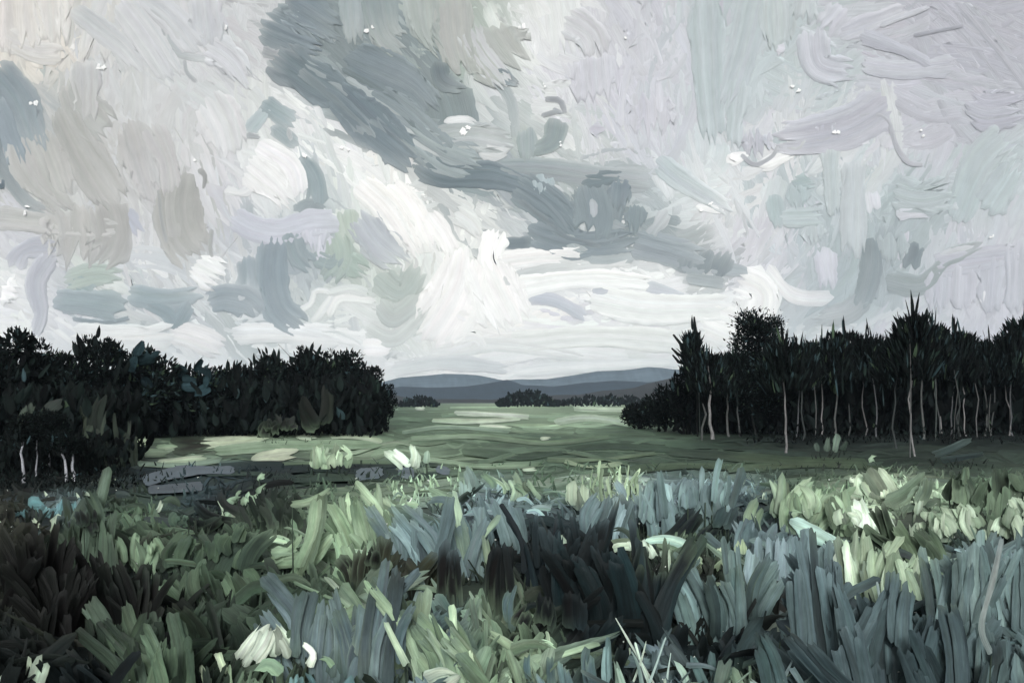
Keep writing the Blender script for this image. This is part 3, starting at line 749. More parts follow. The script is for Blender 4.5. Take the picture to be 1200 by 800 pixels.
            zt = 1 - .42 * (rad / (W * .5)) ** 2 - g.uniform(0, .1, k)
            L = H * g.uniform(.08, .17, k)
            c = P + np.stack([np.cos(a) * rad + lean * zt * H, np.sin(a) * rad, zt * H - L], -1)
            d = np.stack([np.cos(a) * rad / W * .9 + g.normal(0, .2, k), g.normal(0, .2, k), np.ones(k)], -1)
            sd_ = np.stack([np.ones(k), g.normal(0, .5, k), np.zeros(k)], -1)
            dabs(B, c, d, sd_, L, L * g.uniform(.2, .32, k), pick(k, g, plite * 1.5), N=6, M=5, bend=.1, g=g, point=.3)
    if plite > .2:                                      # broad blue green sprays hanging over the top
        k = 12
        c = P + np.stack([g.uniform(-.45, .45, k) * W, -W * g.uniform(.35, .5, k), H * g.uniform(.55, .88, k)], -1)
        d = np.stack([g.normal(0, .9, k), g.normal(0, .2, k), g.normal(-.2, .7, k)], -1)
        sd_ = np.stack([np.ones(k), g.normal(0, .2, k), g.normal(0, 1, k)], -1)
        L = W * g.uniform(.12, .26, k)
        dabs(B, c, d, sd_, L, L * g.uniform(.5, .8, k), np.array([lin(['1A262A', '1F2E32', '162226', '283A3F'][q]) for q in g.integers(0, 4, k)]), N=8, M=7, bend=.2, g=g, point=0, us=60)
    B.build('crown', M_TREE, root)
    return root


def dark_mass(name, label, poly, seed, plite=.02, cat='undergrowth'):
    """low dense undergrowth: (px, py root, height px, spread px, count)"""
    g = np.random.default_rng(seed)
    B = Bucket()
    for (x, y, h, sx, n) in poly:
        X = x + g.uniform(-sx, sx, n); Y = y + g.uniform(-4, 3, n)
        P = at_ground(X, Y); s = P[:, 1] / F
        L = h * s * g.uniform(.12, .3, n)
        P[:, 2] = g.uniform(0, .85, n) ** 1.1 * h * s
        P[:, 1] += g.uniform(-.5, 3.0, n) * h * s * .4
        d = np.stack([g.normal(0, .5, n), g.normal(0, .4, n), np.ones(n)], -1)
        sd_ = np.stack([np.ones(n), g.normal(0, .8, n), np.zeros(n)], -1)
        dabs(B, P, d, sd_, L, L * g.uniform(.3, .55, n), pick(n, g, plite), N=4, M=4, g=g)
    return tag(B.build(name, M_TREE), label, cat, kind='stuff')


LG, RG = 'dark trees of the left wood', 'dark trees of the right wood'
# left wood
LT = [
 ("dark ragged tree at the far left edge of the left wood", 8, 530, 380, 110, 'bushy', .05),
 ("dark tree with upright shoots, second from the left wood's outer edge", 58, 522, 398, 90, 'bushy', .10),
 ("dark feathery topped tree standing highest in the left wood's left half", 108, 518, 380, 80, 'bushy', .05),
 ("dark tree crowned with broad blue green dabs left of the low gap", 165, 514, 400, 90, 'bushy', .22),
 ("low dark tree with slate green drooping dabs in the left wood's dip", 225, 512, 420, 85, 'bushy', .25),
 ("narrow dark tree with two stubby shoots in the left wood's dip", 272, 511, 412, 58, 'bushy', .10),
 ("dark lacy topped tree just left of the left wood's highest dome", 312, 510, 402, 75, 'bushy', .12),
 ("tall domed dark tree with finger like shoots at its top", 360, 509, 399, 85, 'bushy', .05),
 ("dark tree with a pale green pointed tip near the left wood's end", 402, 508, 405, 70, 'bushy', .08),
 ("dark sloping tree towards the left wood's end by the field", 428, 506, 424, 52, 'bushy', .04),
 ("small rounded dark tree at the very end of the left wood", 451, 503, 444, 28, 'bushy', .03),
]
for i, (lab, x, y, t, ww, k, pl) in enumerate(LT):
    tree(lab, x, y, t, ww, k, '1C1E1D', 4, .06, LG, 'broadleaf_tree', pl, i, 1.25)
# young trees with pale trunks at the left edge
for i, (lab, x, y, t, tp, ww, tw) in enumerate([
    ("slim tree with the thickest pale trunk at the left edge", 28, 566, 480, .62, 44, 4.2),
    ("slim tree with a thin pale trunk, second from the left edge", 42, 562, 478, .55, 40, 2.2),
    ("slim tree with straight pale trunk, third from the left edge", 58, 558, 474, .6, 44, 3.0),
    ("young tree with pale trunk leaning left below the grey green shrubs", 80, 566, 500, .42, 40, 4.0),
    ("young tree with short curved pale trunk nearest the ditch", 88, 565, 505, .5, 34, 4.4)]):
    tree(lab, x, y, t, ww, 'bushy', '9A9DA3', tw, .5, 'slim pale trunked trees at the left edge', 'young_tree', .02, 40 + i, .5, lean=-.25 if i == 3 else 0, ttop=.7)

# right wood: pale trunks, list of (x, base y, crown top y, crown width, trunk px width)
RT = [
 ("dark leaning spire tree with a bare twig at the right wood's front edge", 818, 512, 374, 44, 3, 'spire'),
 ("tall dark tree with two open tufted heads above the right wood", 888, 512, 353, 76, 4, 'pompom'),
 ("dark tree with the widest pale double trunk near the tufted tree", 835, 515, 398, 44, 7, 'spire'),
 ("dark tree with a short slanting pale trunk beside the double trunk", 855, 512, 404, 38, 5, 'spire'),
 ("dark tree with a stubby pale forked foot left of the tufted tree", 868, 512, 400, 34, 4, 'spire'),
 ("dark tree whose pale trunk reaches lowest into the field, right of the tufted tree", 920, 532, 384, 42, 5, 'spire'),
 ("flat topped dark tree with a slim straight pale trunk", 932, 514, 388, 36, 3, 'spire'),
 ("flat topped dark tree with a taller pale trunk beside the slim straight one", 940, 516, 386, 38, 4, 'spire'),
 ("dark tree with pointed slanting shoots like a quill at the wood's middle left", 962, 500, 372, 44, 3, 'spire'),
 ("dark tree with a long pale trunk bent near its top", 979, 512, 380, 42, 4.5, 'spire'),
 ("dark tree with a faint grey trunk right of the bent pale one", 993, 510, 376, 38, 3, 'spire'),
 ("dark tree with a short faint trunk behind the curved pale one", 1013, 500, 372, 40, 2.6, 'spire'),
 ("dark tree with a long pale trunk curving like a sickle", 1027, 512, 374, 44, 3.4, 'spire'),
 ("dark tree with a short pale hooked trunk foot in the field", 1051, 526, 362, 40, 4, 'spire'),
 ("tallest dark pine of the right wood with a thin pale trunk", 1073, 535, 346, 40, 4, 'spire'),
 ("dark tree with a bright pale trunk right of the tallest pine", 1082, 515, 366, 36, 5, 'spire'),
 ("dark tree with a very short bright trunk below a green band", 1098, 515, 358, 40, 3, 'spire'),
 ("dark tree with a frosted looking top, short grey trunk", 1104, 502, 360, 36, 3.4, 'spire'),
 ("dark tree with a long grey trunk high in the wood, left of a slanting one", 1114, 500, 362, 40, 3, 'spire'),
 ("dark tree with a slanting dim trunk towards the right edge", 1126, 512, 372, 38, 3.6, 'spire'),
 ("dark tree with a rounded dark knob at its top", 1133, 500, 378, 36, 3, 'spire'),
 ("dark tree with a short trunk under pale upright shoots", 1153, 505, 382, 38, 4, 'spire'),
 ("dark tree with the longest pale trunk near the right edge", 1161, 505, 380, 38, 3.2, 'spire'),
 ("dark tree with a forked pale trunk near the right edge", 1182, 508, 378, 38, 3.4, 'spire'),
 ("dark tree with a tall pale trunk last but one at the right edge", 1188, 502, 374, 38, 3.2, 'spire'),
 ("dark tree cut by the right edge of the picture", 1202, 505, 358, 44, 3.6, 'spire'),
]
for i, (lab, x, y, t, ww, tw, k) in enumerate(RT):
    pal = ['55585B', '696969', '414545', '4D504F', '767676', '383D3D'][i * 5 % 6]
    tree(lab, x, max(y, 511), t + ([-8, 4, -2, 8, -5][i % 5] if t > 352 and i else -6), 26 if i == 0 else ww * 1.25, k, pal if k == 'spire' and i != 0 else '1A1D1C', tw * .62, .50 if k == 'spire' else .3, RG, 'slender_tree', .10, 100 + i, 1.0, ttop=.72)
# back rows of the right wood
for i, (x, t) in enumerate([(850, 402), (905, 380), (950, 386), (1000, 378), (1045, 374), (1090, 364), (1140, 378), (1175, 380), (1225, 372)]):
    tree(["bushy dark tree filling the wood behind the double pale trunk", "bushy dark tree filling the wood right behind the tufted tree", "bushy dark flat topped tree in the wood's second row",
          "bushy dark tree behind the bent pale trunk", "bushy dark tree behind the sickle trunk", "bushy dark tree behind the frosted tree top", "bushy dark tree behind the knob topped tree",
          "bushy dark tree behind the longest pale trunk", "bushy dark tree at the right edge behind the others"][i], x, 507, t + 30, 74, 'bushy', '1C1F1F', 4, .02, 'second row trees of the right wood', 'broadleaf_tree', .04, 200 + i, 1.1)
# shrubs at the foot of the right wood's left end
for i, (lab, x, y, t, ww) in enumerate([("low black shrub reaching furthest into the field at the right wood's end", 750, 503, 470, 46),
                                        ("black shrub stepping up between the low shrub and the spire tree", 779, 506, 446, 50),
                                        ("tall black shrub with twigs hugging the spire tree's left side", 801, 509, 420, 36)]):
    tree(lab, x, y, t, ww, 'bushy', '15181A', 3, .0, 'shrubs at the end of the right wood', 'shrub', .05, 300 + i, 1.0)
    bpy.context.view_layer.objects.active = None
for o in list(COL.objects):
    if o.name.startswith('shrub') and o.parent is None:
        o['category'] = 'shrub'
dark_mass('undergrowth', 'near black undergrowth filling the foot of the right wood', [(x, 508, 84, 32, 520) for x in range(850, 1260, 40)] + [(820, 508, 56, 24, 300)] + [(x, 506, 90, 32, 460) for x in range(872, 1260, 40)] + [(x, 520, 22, 30, 60) for x in range(900, 1220, 40)], 7)
dark_mass('undergrowth', 'near black undergrowth filling the foot of the left wood', [(x, 511, 72, 30, 420) for x in range(120, 428, 36)] + [(440, 507, 40, 12, 120)] + [(x, 546, 92, 40, 480) for x in (-20, 20, 60, 96)] + [(x, 560, 50, 36, 220) for x in (-20, 20, 60, 100)] + [(x, 574, 20, 30, 160) for x in (-20, 20, 60, 100, 130)], 8)

# bare dark twigs on the spire tree's side
B = Bucket()
P = at_ground(np.array([806.]), np.array([509.]))[0]; s = P[1] / F; B.pivot = (P[0], P[1], 0)
def pxpt(x, y, dep=0): return np.array([P[0] + (x - 806) * s, P[1] + dep, (509 - y) * s])
for pp in ([(812, 430), (800, 405), (790, 392)], [(806, 420), (795, 415), (788, 408)], [(818, 400), (816, 385), (815, 371)], [(808, 428), (796, 424), (789, 416)], [(806, 509), (809, 470), (812, 430), (818, 400)]):
    tube(B, [pxpt(*q) for q in pp], [2.2 * s, 2.0 * s, 1.0 * s] if len(pp) == 3 else [3 * s, 3 * s, 2.4 * s, 2 * s], '121615', 6)
tag(B.build('bare_sapling', M_BARK), 'bare black sapling with bent twigs at the right wood\'s near end', 'sapling')

# far copses under the hills
def copse(label, x0, x1, ybase, top, seed, n=500):
    g = np.random.default_rng(seed); B = Bucket()
    X = g.uniform(x0, x1, n); P = at_ground(X, np.full(n, float(ybase))); s = P[:, 1] / F
    k = (X - x0) / (x1 - x0)
    hmax = (ybase - top) * np.clip(np.sin(np.pi * np.clip(k, .03, .97)) ** .6, .1, 1) * (1 + .12 * np.sin(k * 40))
    P[:, 2] = g.uniform(0, .85, n) * hmax * s
    P[:, 1] += g.uniform(-8, 25, n)
    L = s * g.uniform(3, 6, n)
    dabs(B, P, np.stack([g.normal(0, .6, n), g.normal(0, .4, n), np.ones(n)], -1), np.stack([np.ones(n), g.normal(0, .6, n), np.zeros(n)], -1), L, L * .55, pick(n, g, .05) * 1.1, N=4, M=4, g=g)
    return tag(B.build('copse', M_TREE), label, 'copse', kind='stuff')
copse('dark distant copse at the foot of the hills in mid field', 582, 655, 477, 457, 3, 700)
copse('long low dark line of distant trees under the brown hill', 640, 790, 476.5, 464, 4, 700)
copse('small dark distant copse just past the left wood\'s end', 468, 512, 477, 464, 5, 350)

# ------------------------------------------------------------------ field: flat swathes of bent grass
B = Bucket()
g = np.random.default_rng(21)
lift = .02
for (cnt, w0, w1, l0, l1) in ((170, 6, 13, 90, 260), (260, 3, 7, 50, 160), (160, 1.5, 3.2, 30, 110)):
    for _ in range(cnt):
        y = 474 + (g.uniform(0, 1) ** 1.15) * 120; x = g.uniform(-120, 1320)
        k = np.clip((y - 470) / 45, .15, 1.3)
        ww = g.uniform(w0, w1) * k; L = g.uniform(l0, l1) * (.55 + .45 * k)
        if y - ww < 473: continue
        tl = g.normal(0, .05) * k
        p = [(x - L / 2, y - tl * L / 2), (x - L * .2, y + g.normal(0, 3.4) * k), (x + L * .2, y + g.normal(0, 3.4) * k), (x + L / 2, y + tl * L / 2)]
        p = [(a, max(b, 473.6 + ww * .6)) for a, b in p]
        c = ground_col(x, y) * np.exp(g.normal(.14 if y < 512 else -.15, .36)) * (1.35 if y < 505 else 1.)
        add_ground(B, wetg(stroke(p, ww * 1.25, c, ground_col(p[-1][0], y) * np.exp(g.normal(0, .2)), relief=.10, g=g, res=1.2, var=.10, rag=1.2, taper=.3), .75, 0, 1.15), lift, .03)
        lift += .00008
FIELD = [
 # bright streaks out in the open field
 ([(532, 484), (580, 486), (622, 489)], 5.5, 'B9C7B5'), ([(505, 493), (560, 494), (612, 491)], 5, 'A3B5A0', 'B7C4B2'), ([(560, 499), (600, 501)], 4.5, 'B4C2AE'), ([(648, 495), (690, 490), (742, 497)], 8, 'B0BFAE', '9AAE98'),
 ([(670, 478), (720, 480), (760, 480)], 6, 'A9BAA4'), ([(485, 478), (500, 478)], 5, 'B5C3B2'), ([(632, 515), (646, 514)], 3.5, 'B9C7B0'), ([(612, 552), (630, 551)], 4.5, 'AAB9A4'), ([(470, 508), (520, 501), (600, 506)], 5, '7F9480'),
 ([(480, 515), (560, 512), (640, 520), (720, 512)], 6, '889C85', '5C705C'), ([(540, 530), (620, 536), (700, 524), (790, 528)], 8, '485A4A', '3A4A3F'), ([(640, 540), (700, 540), (770, 532)], 4, '758970'), ([(560, 545), (640, 528), (740, 546)], 5, '6F8570', '5D715D'),
 ([(660, 541), (690, 548), (730, 545)], 4, '86997F'), ([(500, 540), (560, 548), (640, 545)], 6, '8CA088', '6E846C'), ([(700, 556), (800, 548), (900, 552)], 8, '4E5F4C'), ([(780, 530), (900, 540), (1020, 545)], 10, '3A483E', '566850'), ([(850, 552), (950, 546), (1050, 552)], 7, '5C6D57', '44533F'),
 # left: pale bank over the ditch
 ([(151, 509), (178, 526)], 14, 'B4C2A7', 'A3B398'), ([(182, 528), (215, 524)], 9, '93A58D'), ([(190, 508), (240, 502), (300, 508)], 9, '5B6F5C'), ([(198, 522), (254, 522)], 22, '33362F'), ([(234, 522), (272, 517), (320, 511)], 11, 'BCC9AF', 'B6C4AC'),
 ([(250, 530), (330, 524), (450, 522)], 13, '8EA28A', '7D937A'), ([(346, 511), (372, 515)], 7, 'B0BFA8'), ([(385, 512), (420, 513), (450, 519)], 6, 'A8B89F'), ([(292, 541), (314, 536), (352, 531)], 11, 'BAC7AE'), ([(166, 533), (200, 532)], 9, '859A80'),
 ([(184, 546), (212, 541), (244, 538)], 8, 'A3B29A'), ([(160, 546), (210, 548), (262, 540)], 6, '7E9180'),
 # dark ditch
 ([(160, 560), (240, 552), (300, 548)], 9, '26323A', '3A473C'), ([(255, 549), (330, 546), (420, 550)], 9, '1F2A2F', '2C3A36'), ([(300, 556), (360, 552), (470, 556)], 8, '232E33', '35443F'), ([(400, 550), (470, 546), (540, 549)], 8, '1F2A2F', '4A5C4C'), ([(300, 566), (400, 562), (500, 566)], 8, '2C3A36', '495B4A'), ([(420, 562), (480, 560), (540, 556)], 6, '222D33', '44564A'), ([(240, 560), (300, 558), (350, 562)], 7, '43544A', '2F3D3A'), ([(330, 545), (400, 543), (470, 545)], 4, '6F846C'),
]
for (p, ww, c, *c2) in FIELD:
    bright = lambda q: np.minimum(lin(q) * (1.45 if lin(q).mean() > .22 else 1.), .8)
    c = bright(c); c2 = [bright(q) for q in c2]
    add_ground(B, wetg(stroke(p, ww * 1.1, c, c2[0] if c2 else None, relief=.12, g=g, res=1.3, var=.09, rag=1.3, taper=g.uniform(-.1, .4)), .4), lift + .01, .04)
    lift += .0006
tag(B.build('meadow_grass', M_FIELD), 'grey green meadow grass bent over in long sweeping swathes across the open field', 'grass', kind='stuff')

# small pools in the ditch
def pool(pts, ww, c):
    B = Bucket()
    X, h, C, U = stroke(pts, ww, c, relief=.02, g=g, res=1.2, var=.05, rag=.6, lip=0)
    add_ground(B, (X, h * 0 + .2, C, U), lift + .03, .02)
    return tag(B.build('water', M_POOL), kind='structure')
M_POOL, _b = brush_material('ditch_water', .5, .3, .10, .15); _b.inputs['Distance'].default_value = .02
for p, ww, c in (([(166, 567), (215, 556), (278, 554)], 15, '4E5E69'), ([(172, 577), (240, 573)], 10, '3B4B55'), ([(416, 559), (452, 556)], 15, '56666F'), ([(466, 556), (487, 557)], 12, '5F717B'), ([(510, 552), (528, 556)], 8, '596B74')):
    pool(p, ww, c)

# ------------------------------------------------------------------ plants one can point at: (label, base y, dabs, lean)
PLANTS = []
def plant(name, cat, label, ybase, ds, group=None, mat=None, spread=.12):
    if cat not in ('flower', 'seed plume', 'stalk', 'grass stem', 'seedhead plant', 'grass tuft'): ybase = min(ybase, max(max(q[1] for q in d[0]) for d in ds) + 4)
    PLANTS.append((ybase, ds))
    B = Bucket()
    allx = np.concatenate([np.asarray(d[0], float)[:, 0] for d in ds]).mean()
    G0 = at_ground(np.array([allx]), np.array([ybase]))[0]
    B.pivot = (G0[0], G0[1], float(ground_h(G0[0], G0[1])))
    for i, d in enumerate(ds):
        p, ww, c = d[0], d[1], d[2]; c2 = d[3] if len(d) > 3 else None
        p = [tuple(map(float, q)) for q in p]
        if p[0][1] < p[-1][1]: p = p[::-1]            # grow upwards
        s = G0[1] / F
        tp = d[4] if len(d) > 4 else .15
        yw, ln, fw = rng.normal(0, .18), rng.normal(0, .12), -i * .03 - rng.uniform(0, spread)
        c = tone(c); c2 = c if c2 is None else tone(c2)
        if cat in ('flower', 'grass stem', 'seedhead plant') or 'white' in label: c, c2 = np.minimum(c * 1.2, .8), np.minimum(c2 * 1.2, .8)
        n = max(1, int(round(ww / 7.5))) if ww > 11 else 1
        q = np.array(p); ax = q[-1] - q[0]; Lp = np.linalg.norm(ax) + 1e-6; nrm = np.array([-ax[1], ax[0]]) / Lp; ax = ax / Lp
        for m in range(n):                            # a broad leaf is several overlapping strips
            f = 0 if n == 1 else (m + .5) / n * 2 - 1
            j0, j1 = rng.normal(0, .06) * Lp, (rng.normal(-.02, .09) - .14 * f * f) * Lp
            tt = np.linspace(0, 1, len(q))[:, None]
            pm = q + nrm * f * ww * .46 * (1 - tp * tt * .8) + ax * (j0 * (1 - tt) + j1 * tt) + rng.normal(0, .05 * ww, q.shape)
            k = np.exp(rng.normal(0, .2)) * (.42 if rng.uniform() < .10 else 1) * (1.45 if rng.uniform() < .07 else 1)
            st = stroke(pm, ww if n == 1 else ww / n * rng.uniform(1.2, 2.0), c * k, c2 * k * rng.uniform(.9, 1.12), relief=.10, g=rng, res=1.2, var=.08, rag=1.2, taper=tp if n == 1 else rng.uniform(-.1, .4))
            st = wetg(st, .45 if ww > 6 else 0, 6, .62)
            add_upright(B, st, allx, ybase, yaw=yw + rng.normal(0, .1), lean=ln, fwd=fw - rng.uniform(0, .04))
        if p[0][1] < ybase - 14:                       # stalk down to the soil
            q = p[0]
            b0 = np.array([G0[0] + (q[0] - allx) * s, G0[1] - i * .03, 0.]); t0 = b0 + np.array([0, 0, (ybase - q[1] + 4) * s])
            tube(B, [b0 + np.array([.02, .06, -.03]), (b0 + t0) / 2 + np.array([0, .05, 0]), t0], [.9 * s, .8 * s, .7 * s], '3A473C', 6)
    return tag(B.build(name, mat or M_LEAF), label, cat, group)


def row(x0, x1, n, top, h, ww, cols, tilt=0., jt=6., jh=8., g=None):
    g = g or rng
    out = []
    n = int(n * 1.35)
    for i in range(n):
        x = x0 + (x1 - x0) * (i + .5) / n + g.normal(0, .35 * ww)
        k = np.exp(g.normal(0, .28))
        t = (top(x) if callable(top) else top) + g.normal(0, jt * 2.1); hh = (h + g.normal(0, jh)) * (.6 + .5 * k)
        tl = tilt + g.normal(0, .26)
        tx = x + tl * hh
        out.append(([(x, t + hh), (x + tl * hh * .3 + g.normal(0, 3), t + hh * .5), (tx, t)], ww * k, cols[g.integers(0, len(cols))], cols[g.integers(0, len(cols))], g.choice([0., .2, .6])))
    return out


BG = ['768992', '7F929A', '86989F', '6C8087']     # blue grey
PG = ['9DB194', '8DA386', 'A9BA9E', '7E9579']     # pale green
DG = ['3A473C', '445344', '2F3B33', '525F4C']     # dark green
MG = ['5F735F', '6B806A', '556855', '73876F']     # mid green
VP = ['BAC6B1', 'C4CEBB', 'ADBBA3']
TL = ['24363C', '2C434A', '1C2A2F', '34505A']     # deep teal
BK = ['0F1213', '14191A', '0C0F10', '191F20']
BR = ['47473B', '3B3C34', '525142']

plant('shrub', 'shrub', "grey green spiky shrub climbing the left wood's sloping edge", 548,
      row(92, 165, 12, lambda x: 470 + (x - 92) * .62, 44, 9, ['4A544B', '434E47', '525C50']) + [([(42, 500), (46, 470)], 12, '4F5A50'), ([(60, 520), (55, 490), (75, 470)], 12, '3A443F')])
plant('shrub', 'shrub', "pair of olive grey upright dabs at the foot of the domed tree", 514, [([(375, 503), (365, 486), (352, 466)], 20, '292C28'), ([(380, 500), (384, 475), (383, 450)], 12, '2E332D'), ([(320, 505), (325, 490)], 14, '2B312C'), ([(338, 505), (345, 488)], 13, '282E2A')] + row(305, 340, 6, 488, 18, 8, ['2A302B', '30362F'], jt=2, jh=3), spread=.5)
plant('broadleaf_plant', 'plant', "turquoise row of stubby leaves beside the left edge", 606, [([(30, 596), (36, 588), (56, 590)], 15, '6A939C'), ([(24, 604), (25, 590)], 12, '648C96'), ([(62, 604), (60, 586)], 12, '6F98A0'), ([(50, 600), (58, 586)], 13, '6F98A0'), ([(70, 604), (71, 580)], 14, '668F98'), ([(84, 600), (85, 581)], 12, '5F8791'), ([(93, 598), (94, 582)], 10, '739BA3')])
plant('broadleaf_plant', 'plant', "single pale blue bent leaf under the turquoise leaves", 650, [([(38, 646), (44, 630), (52, 608)], 13, '8AA3AC', '9DB3BA')])
plant('bush', 'bush', "mottled moss green bush under the turquoise leaves", 664, row(66, 148, 16, 596, 56, 15, ['4F5E50', '5E6E5F', '46523F', '68786A'], jt=8) + row(96, 145, 5, 590, 20, 9, ['23282A', '2B3230'], jt=3, jh=3))
plant('grass_tuft', 'grass tuft', "pale green tuft of blunt blades between moss bush and dark wedge leaves", 668, row(148, 196, 9, 630, 32, 10, ['8AA086', '7C937A', '93A88C'], jt=4, jh=4) + [([(187, 640), (186, 626)], 8, '93A88C')])
plant('thistle', 'thistle', "near black curved thistle leaves by the ditch", 624, [([(224, 588), (246, 606), (292, 618)], 12, '23292A'), ([(256, 572), (260, 590), (286, 602)], 11, '262B2A'), ([(208, 600), (232, 614), (258, 608)], 10, '20302F'), ([(240, 622), (258, 612), (270, 604)], 10, '2A302E')])
plant('bush', 'bush', "domed dark green bush right of the thistle", 630, row(296, 350, 11, lambda x: 574 + abs(x - 322) * .4, 44, 16, ['37443B', '404E42', '303C36'], jt=3), spread=.4)
plant('seedhead', 'seedhead plant', "dry pale green feathery seedhead leaning over the ditch", 612, row(272, 312, 9, lambda x: 584 - (x - 272) * .5, 12, 8, ['8EA38C', '9AAD96'], tilt=.5, jt=3, jh=2))
plant('grass_tuft', 'grass tuft', "bright pale green crossing blades left of centre", 692, [([(302, 664), (326, 655), (346, 640), (352, 628)], 9, '9CB293'), ([(338, 690), (364, 655), (398, 616)], 15, '8EA686', '9DB294'), ([(312, 660), (338, 660), (362, 657)], 14, '9FB596'), ([(318, 648), (350, 647)], 11, 'A3B89A'), ([(352, 676), (372, 630), (382, 580)], 15, '97AE8F', 'A8BB9D'), ([(344, 592), (364, 588), (386, 576)], 9, 'A7B99D'), ([(396, 690), (404, 650), (396, 616)], 14, '8FA687'), ([(410, 690), (418, 655), (410, 630)], 12, '9AB091')])
plant('grass_tuft', 'grass tuft', "pale green blades fanning out at the ditch's near bank", 640, row(395, 470, 13, lambda x: 588 + 8 * math.sin(x * .2), 46, 11, PG, tilt=-.2))
plant('broadleaf_plant', 'plant', "big soft green leaves drooping, left of the pale crossing blades", 722, [([(196, 662), (206, 682), (222, 706)], 24, '6A7F69', '7D9179'), ([(236, 704), (228, 680), (234, 655)], 26, '687C67'), ([(262, 700), (248, 680), (242, 658)], 22, '5E725E'), ([(288, 704), (278, 684), (266, 662)], 26, '71866E'), ([(302, 700), (296, 680), (284, 668)], 18, '667B64')])
plant('weed', 'weed', "row of dull green leaf blades over the dark wedge bush", 690, row(196, 300, 13, 620, 30, 18, ['55695A', '62775F', '4C5F54'], tilt=.3))
plant('bush', 'bush', "near black wedge shaped bush at the lower left", 752, row(38, 118, 18, lambda x: 622 + abs(x - 60) * 1.0, 90, 22, ['0F1111', '141615', '0C0E0E', '1B1E1C'], jt=5, jh=8), spread=.5)
plant('bush', 'bush', "brown black tangled bush beside the wedge bush", 742, row(118, 196, 14, 662, 70, 18, ['191C1C', '242725', '141717', '30332E'], jt=8), spread=.4)
plant('broadleaf_plant', 'plant', "long grey green blade leaning left across the dark bushes", 806, [([(140, 800), (118, 752), (96, 718)], 19, '566659', '627264'), ([(106, 760), (98, 735)], 12, '3E4A40')])
plant('broadleaf_plant', 'plant', "dark bottle green pointed leaf leaning left, lower left of centre", 775, [([(246, 768), (228, 730), (210, 702)], 22, '36433A', '45533F'), ([(262, 770), (250, 735), (238, 715)], 16, '2F3A33')])
plant('weed', 'weed', "dry pale sage leaf lying over the dark bush", 760, [([(128, 740), (146, 724), (170, 717)], 9, '8C9D8C')])
plant('bush', 'bush', "mid green mottled bush at the bottom, left of the white fan flower", 804, row(128, 250, 20, lambda x: 735 + 10 * math.sin(x * .1), 66, 19, ['4A5A4A', '58695A', '63765F', '3D4B40', '6C8069'], tilt=-.1))
plant('flower', 'flower', "white fan shaped flower head with drooping petals", 800, [([(284, 778), (300, 752), (318, 732)], 17, 'B5BBAE', 'C2C6BB'), ([(300, 772), (312, 752), (322, 732)], 19, 'C6CABF'), ([(330, 768), (326, 748), (322, 731)], 15, 'BBC0B4'), ([(346, 764), (336, 748), (324, 733)], 14, 'AEB4A8'), ([(366, 776), (372, 762), (358, 750)], 9, 'C4C8BE')])
plant('grass_tuft', 'grass tuft', "taller cream pointed blade, next to the white fan flower", 812, [([(268, 788), (263, 772), (255, 756)], 10, 'C3CDB2'), ([(274, 800), (273, 775)], 6, '8FA286')])
plant('grass_tuft', 'grass tuft', "shorter cream blade cut off by the bottom edge", 822, [([(246, 810), (242, 794), (235, 780)], 11, 'C8D1B6'), ([(250, 812), (249, 792)], 5, '9AAC90')])
plant('broadleaf_plant', 'plant', "broad blue grey clump of upright leaves at the lower centre left", 790, row(335, 480, 22, lambda x: 704 - 18 * math.exp(-((x - 455) / 14) ** 2) + 14 * math.sin(x * .12), 74, 18, ['6D7E88', '77878F', '7F8F99', '64757E'], jt=7))
plant('broadleaf_plant', 'plant', "row of rounded blue leaves along the bottom edge", 822, row(330, 402, 6, 784, 36, 13, ['668893', '70929B', '5D7F8A'], jt=2, jh=2))
plant('grass_tuft', 'grass tuft', "sage green fan of leaning blades right of the blue grey clump", 806, row(470, 580, 16, lambda x: 706 + (x - 470) * .25, 70, 15, ['8C9E82', '788C72', '9DAD92', '66795F'], tilt=-.35, jt=8) + [([(562, 800), (556, 765), (552, 735)], 5, 'B5C2A4'), ([(485, 760), (470, 730), (462, 715)], 8, 'A9B69B')])
plant('seedhead', 'seedhead plant', "white ragged seedhead at the bottom edge", 818, [([(496, 792), (520, 786), (540, 792)], 15, 'C3CBBC'), ([(520, 800), (540, 790)], 14, 'CBD2C4'), ([(560, 806), (556, 788), (548, 776)], 12, 'B9C4AC')])
plant('bush', 'bush', "olive brown bush with ragged holes left of the black seed plumes", 702, row(424, 500, 12, lambda x: 648 + abs(x - 450) * .25, 46, 18, ['47483B', '3C3E34', '33372F', '52533F'], jt=6) + [([(440, 660), (445, 636)], 14, '2A2E2A')])
plant('broadleaf_plant', 'plant', "blue grey wedge of slanting leaves over the olive bush", 684, row(448, 520, 10, lambda x: 606 - (x - 448) * .08, 62, 14, BG, tilt=-.2))
plant('reed_clump', 'reeds', "pale green and blue reeds behind the black seed plumes", 676, row(520, 568, 6, 600, 66, 12, ['9BAF98', '7E9296', 'A7B89D'], tilt=-.1) + row(500, 560, 5, 612, 60, 12, BG))
plant('reed_clump', 'reeds', "blue grey reeds with blunt tops right above the black plumes", 668, [([(572, 650), (566, 615), (556, 588)], 15, '73878E'), ([(600, 650), (590, 612), (580, 583)], 17, '7F939A'), ([(612, 650), (606, 620), (598, 588)], 15, '76898F'), ([(548, 640), (540, 610), (520, 592)], 13, '6C8087'), ([(535, 592), (515, 588), (498, 592)], 10, '6A7E86')])
plant('plume', 'seed plume', "ribbed black seed plume, the left of the two thick ones", 730, [([(530, 722), (526, 680), (528, 640)], 26, '141819'), ([(522, 700), (520, 660), (528, 638)], 8, '1D2426'), ([(540, 718), (538, 680), (534, 642)], 8, '1A2123')])
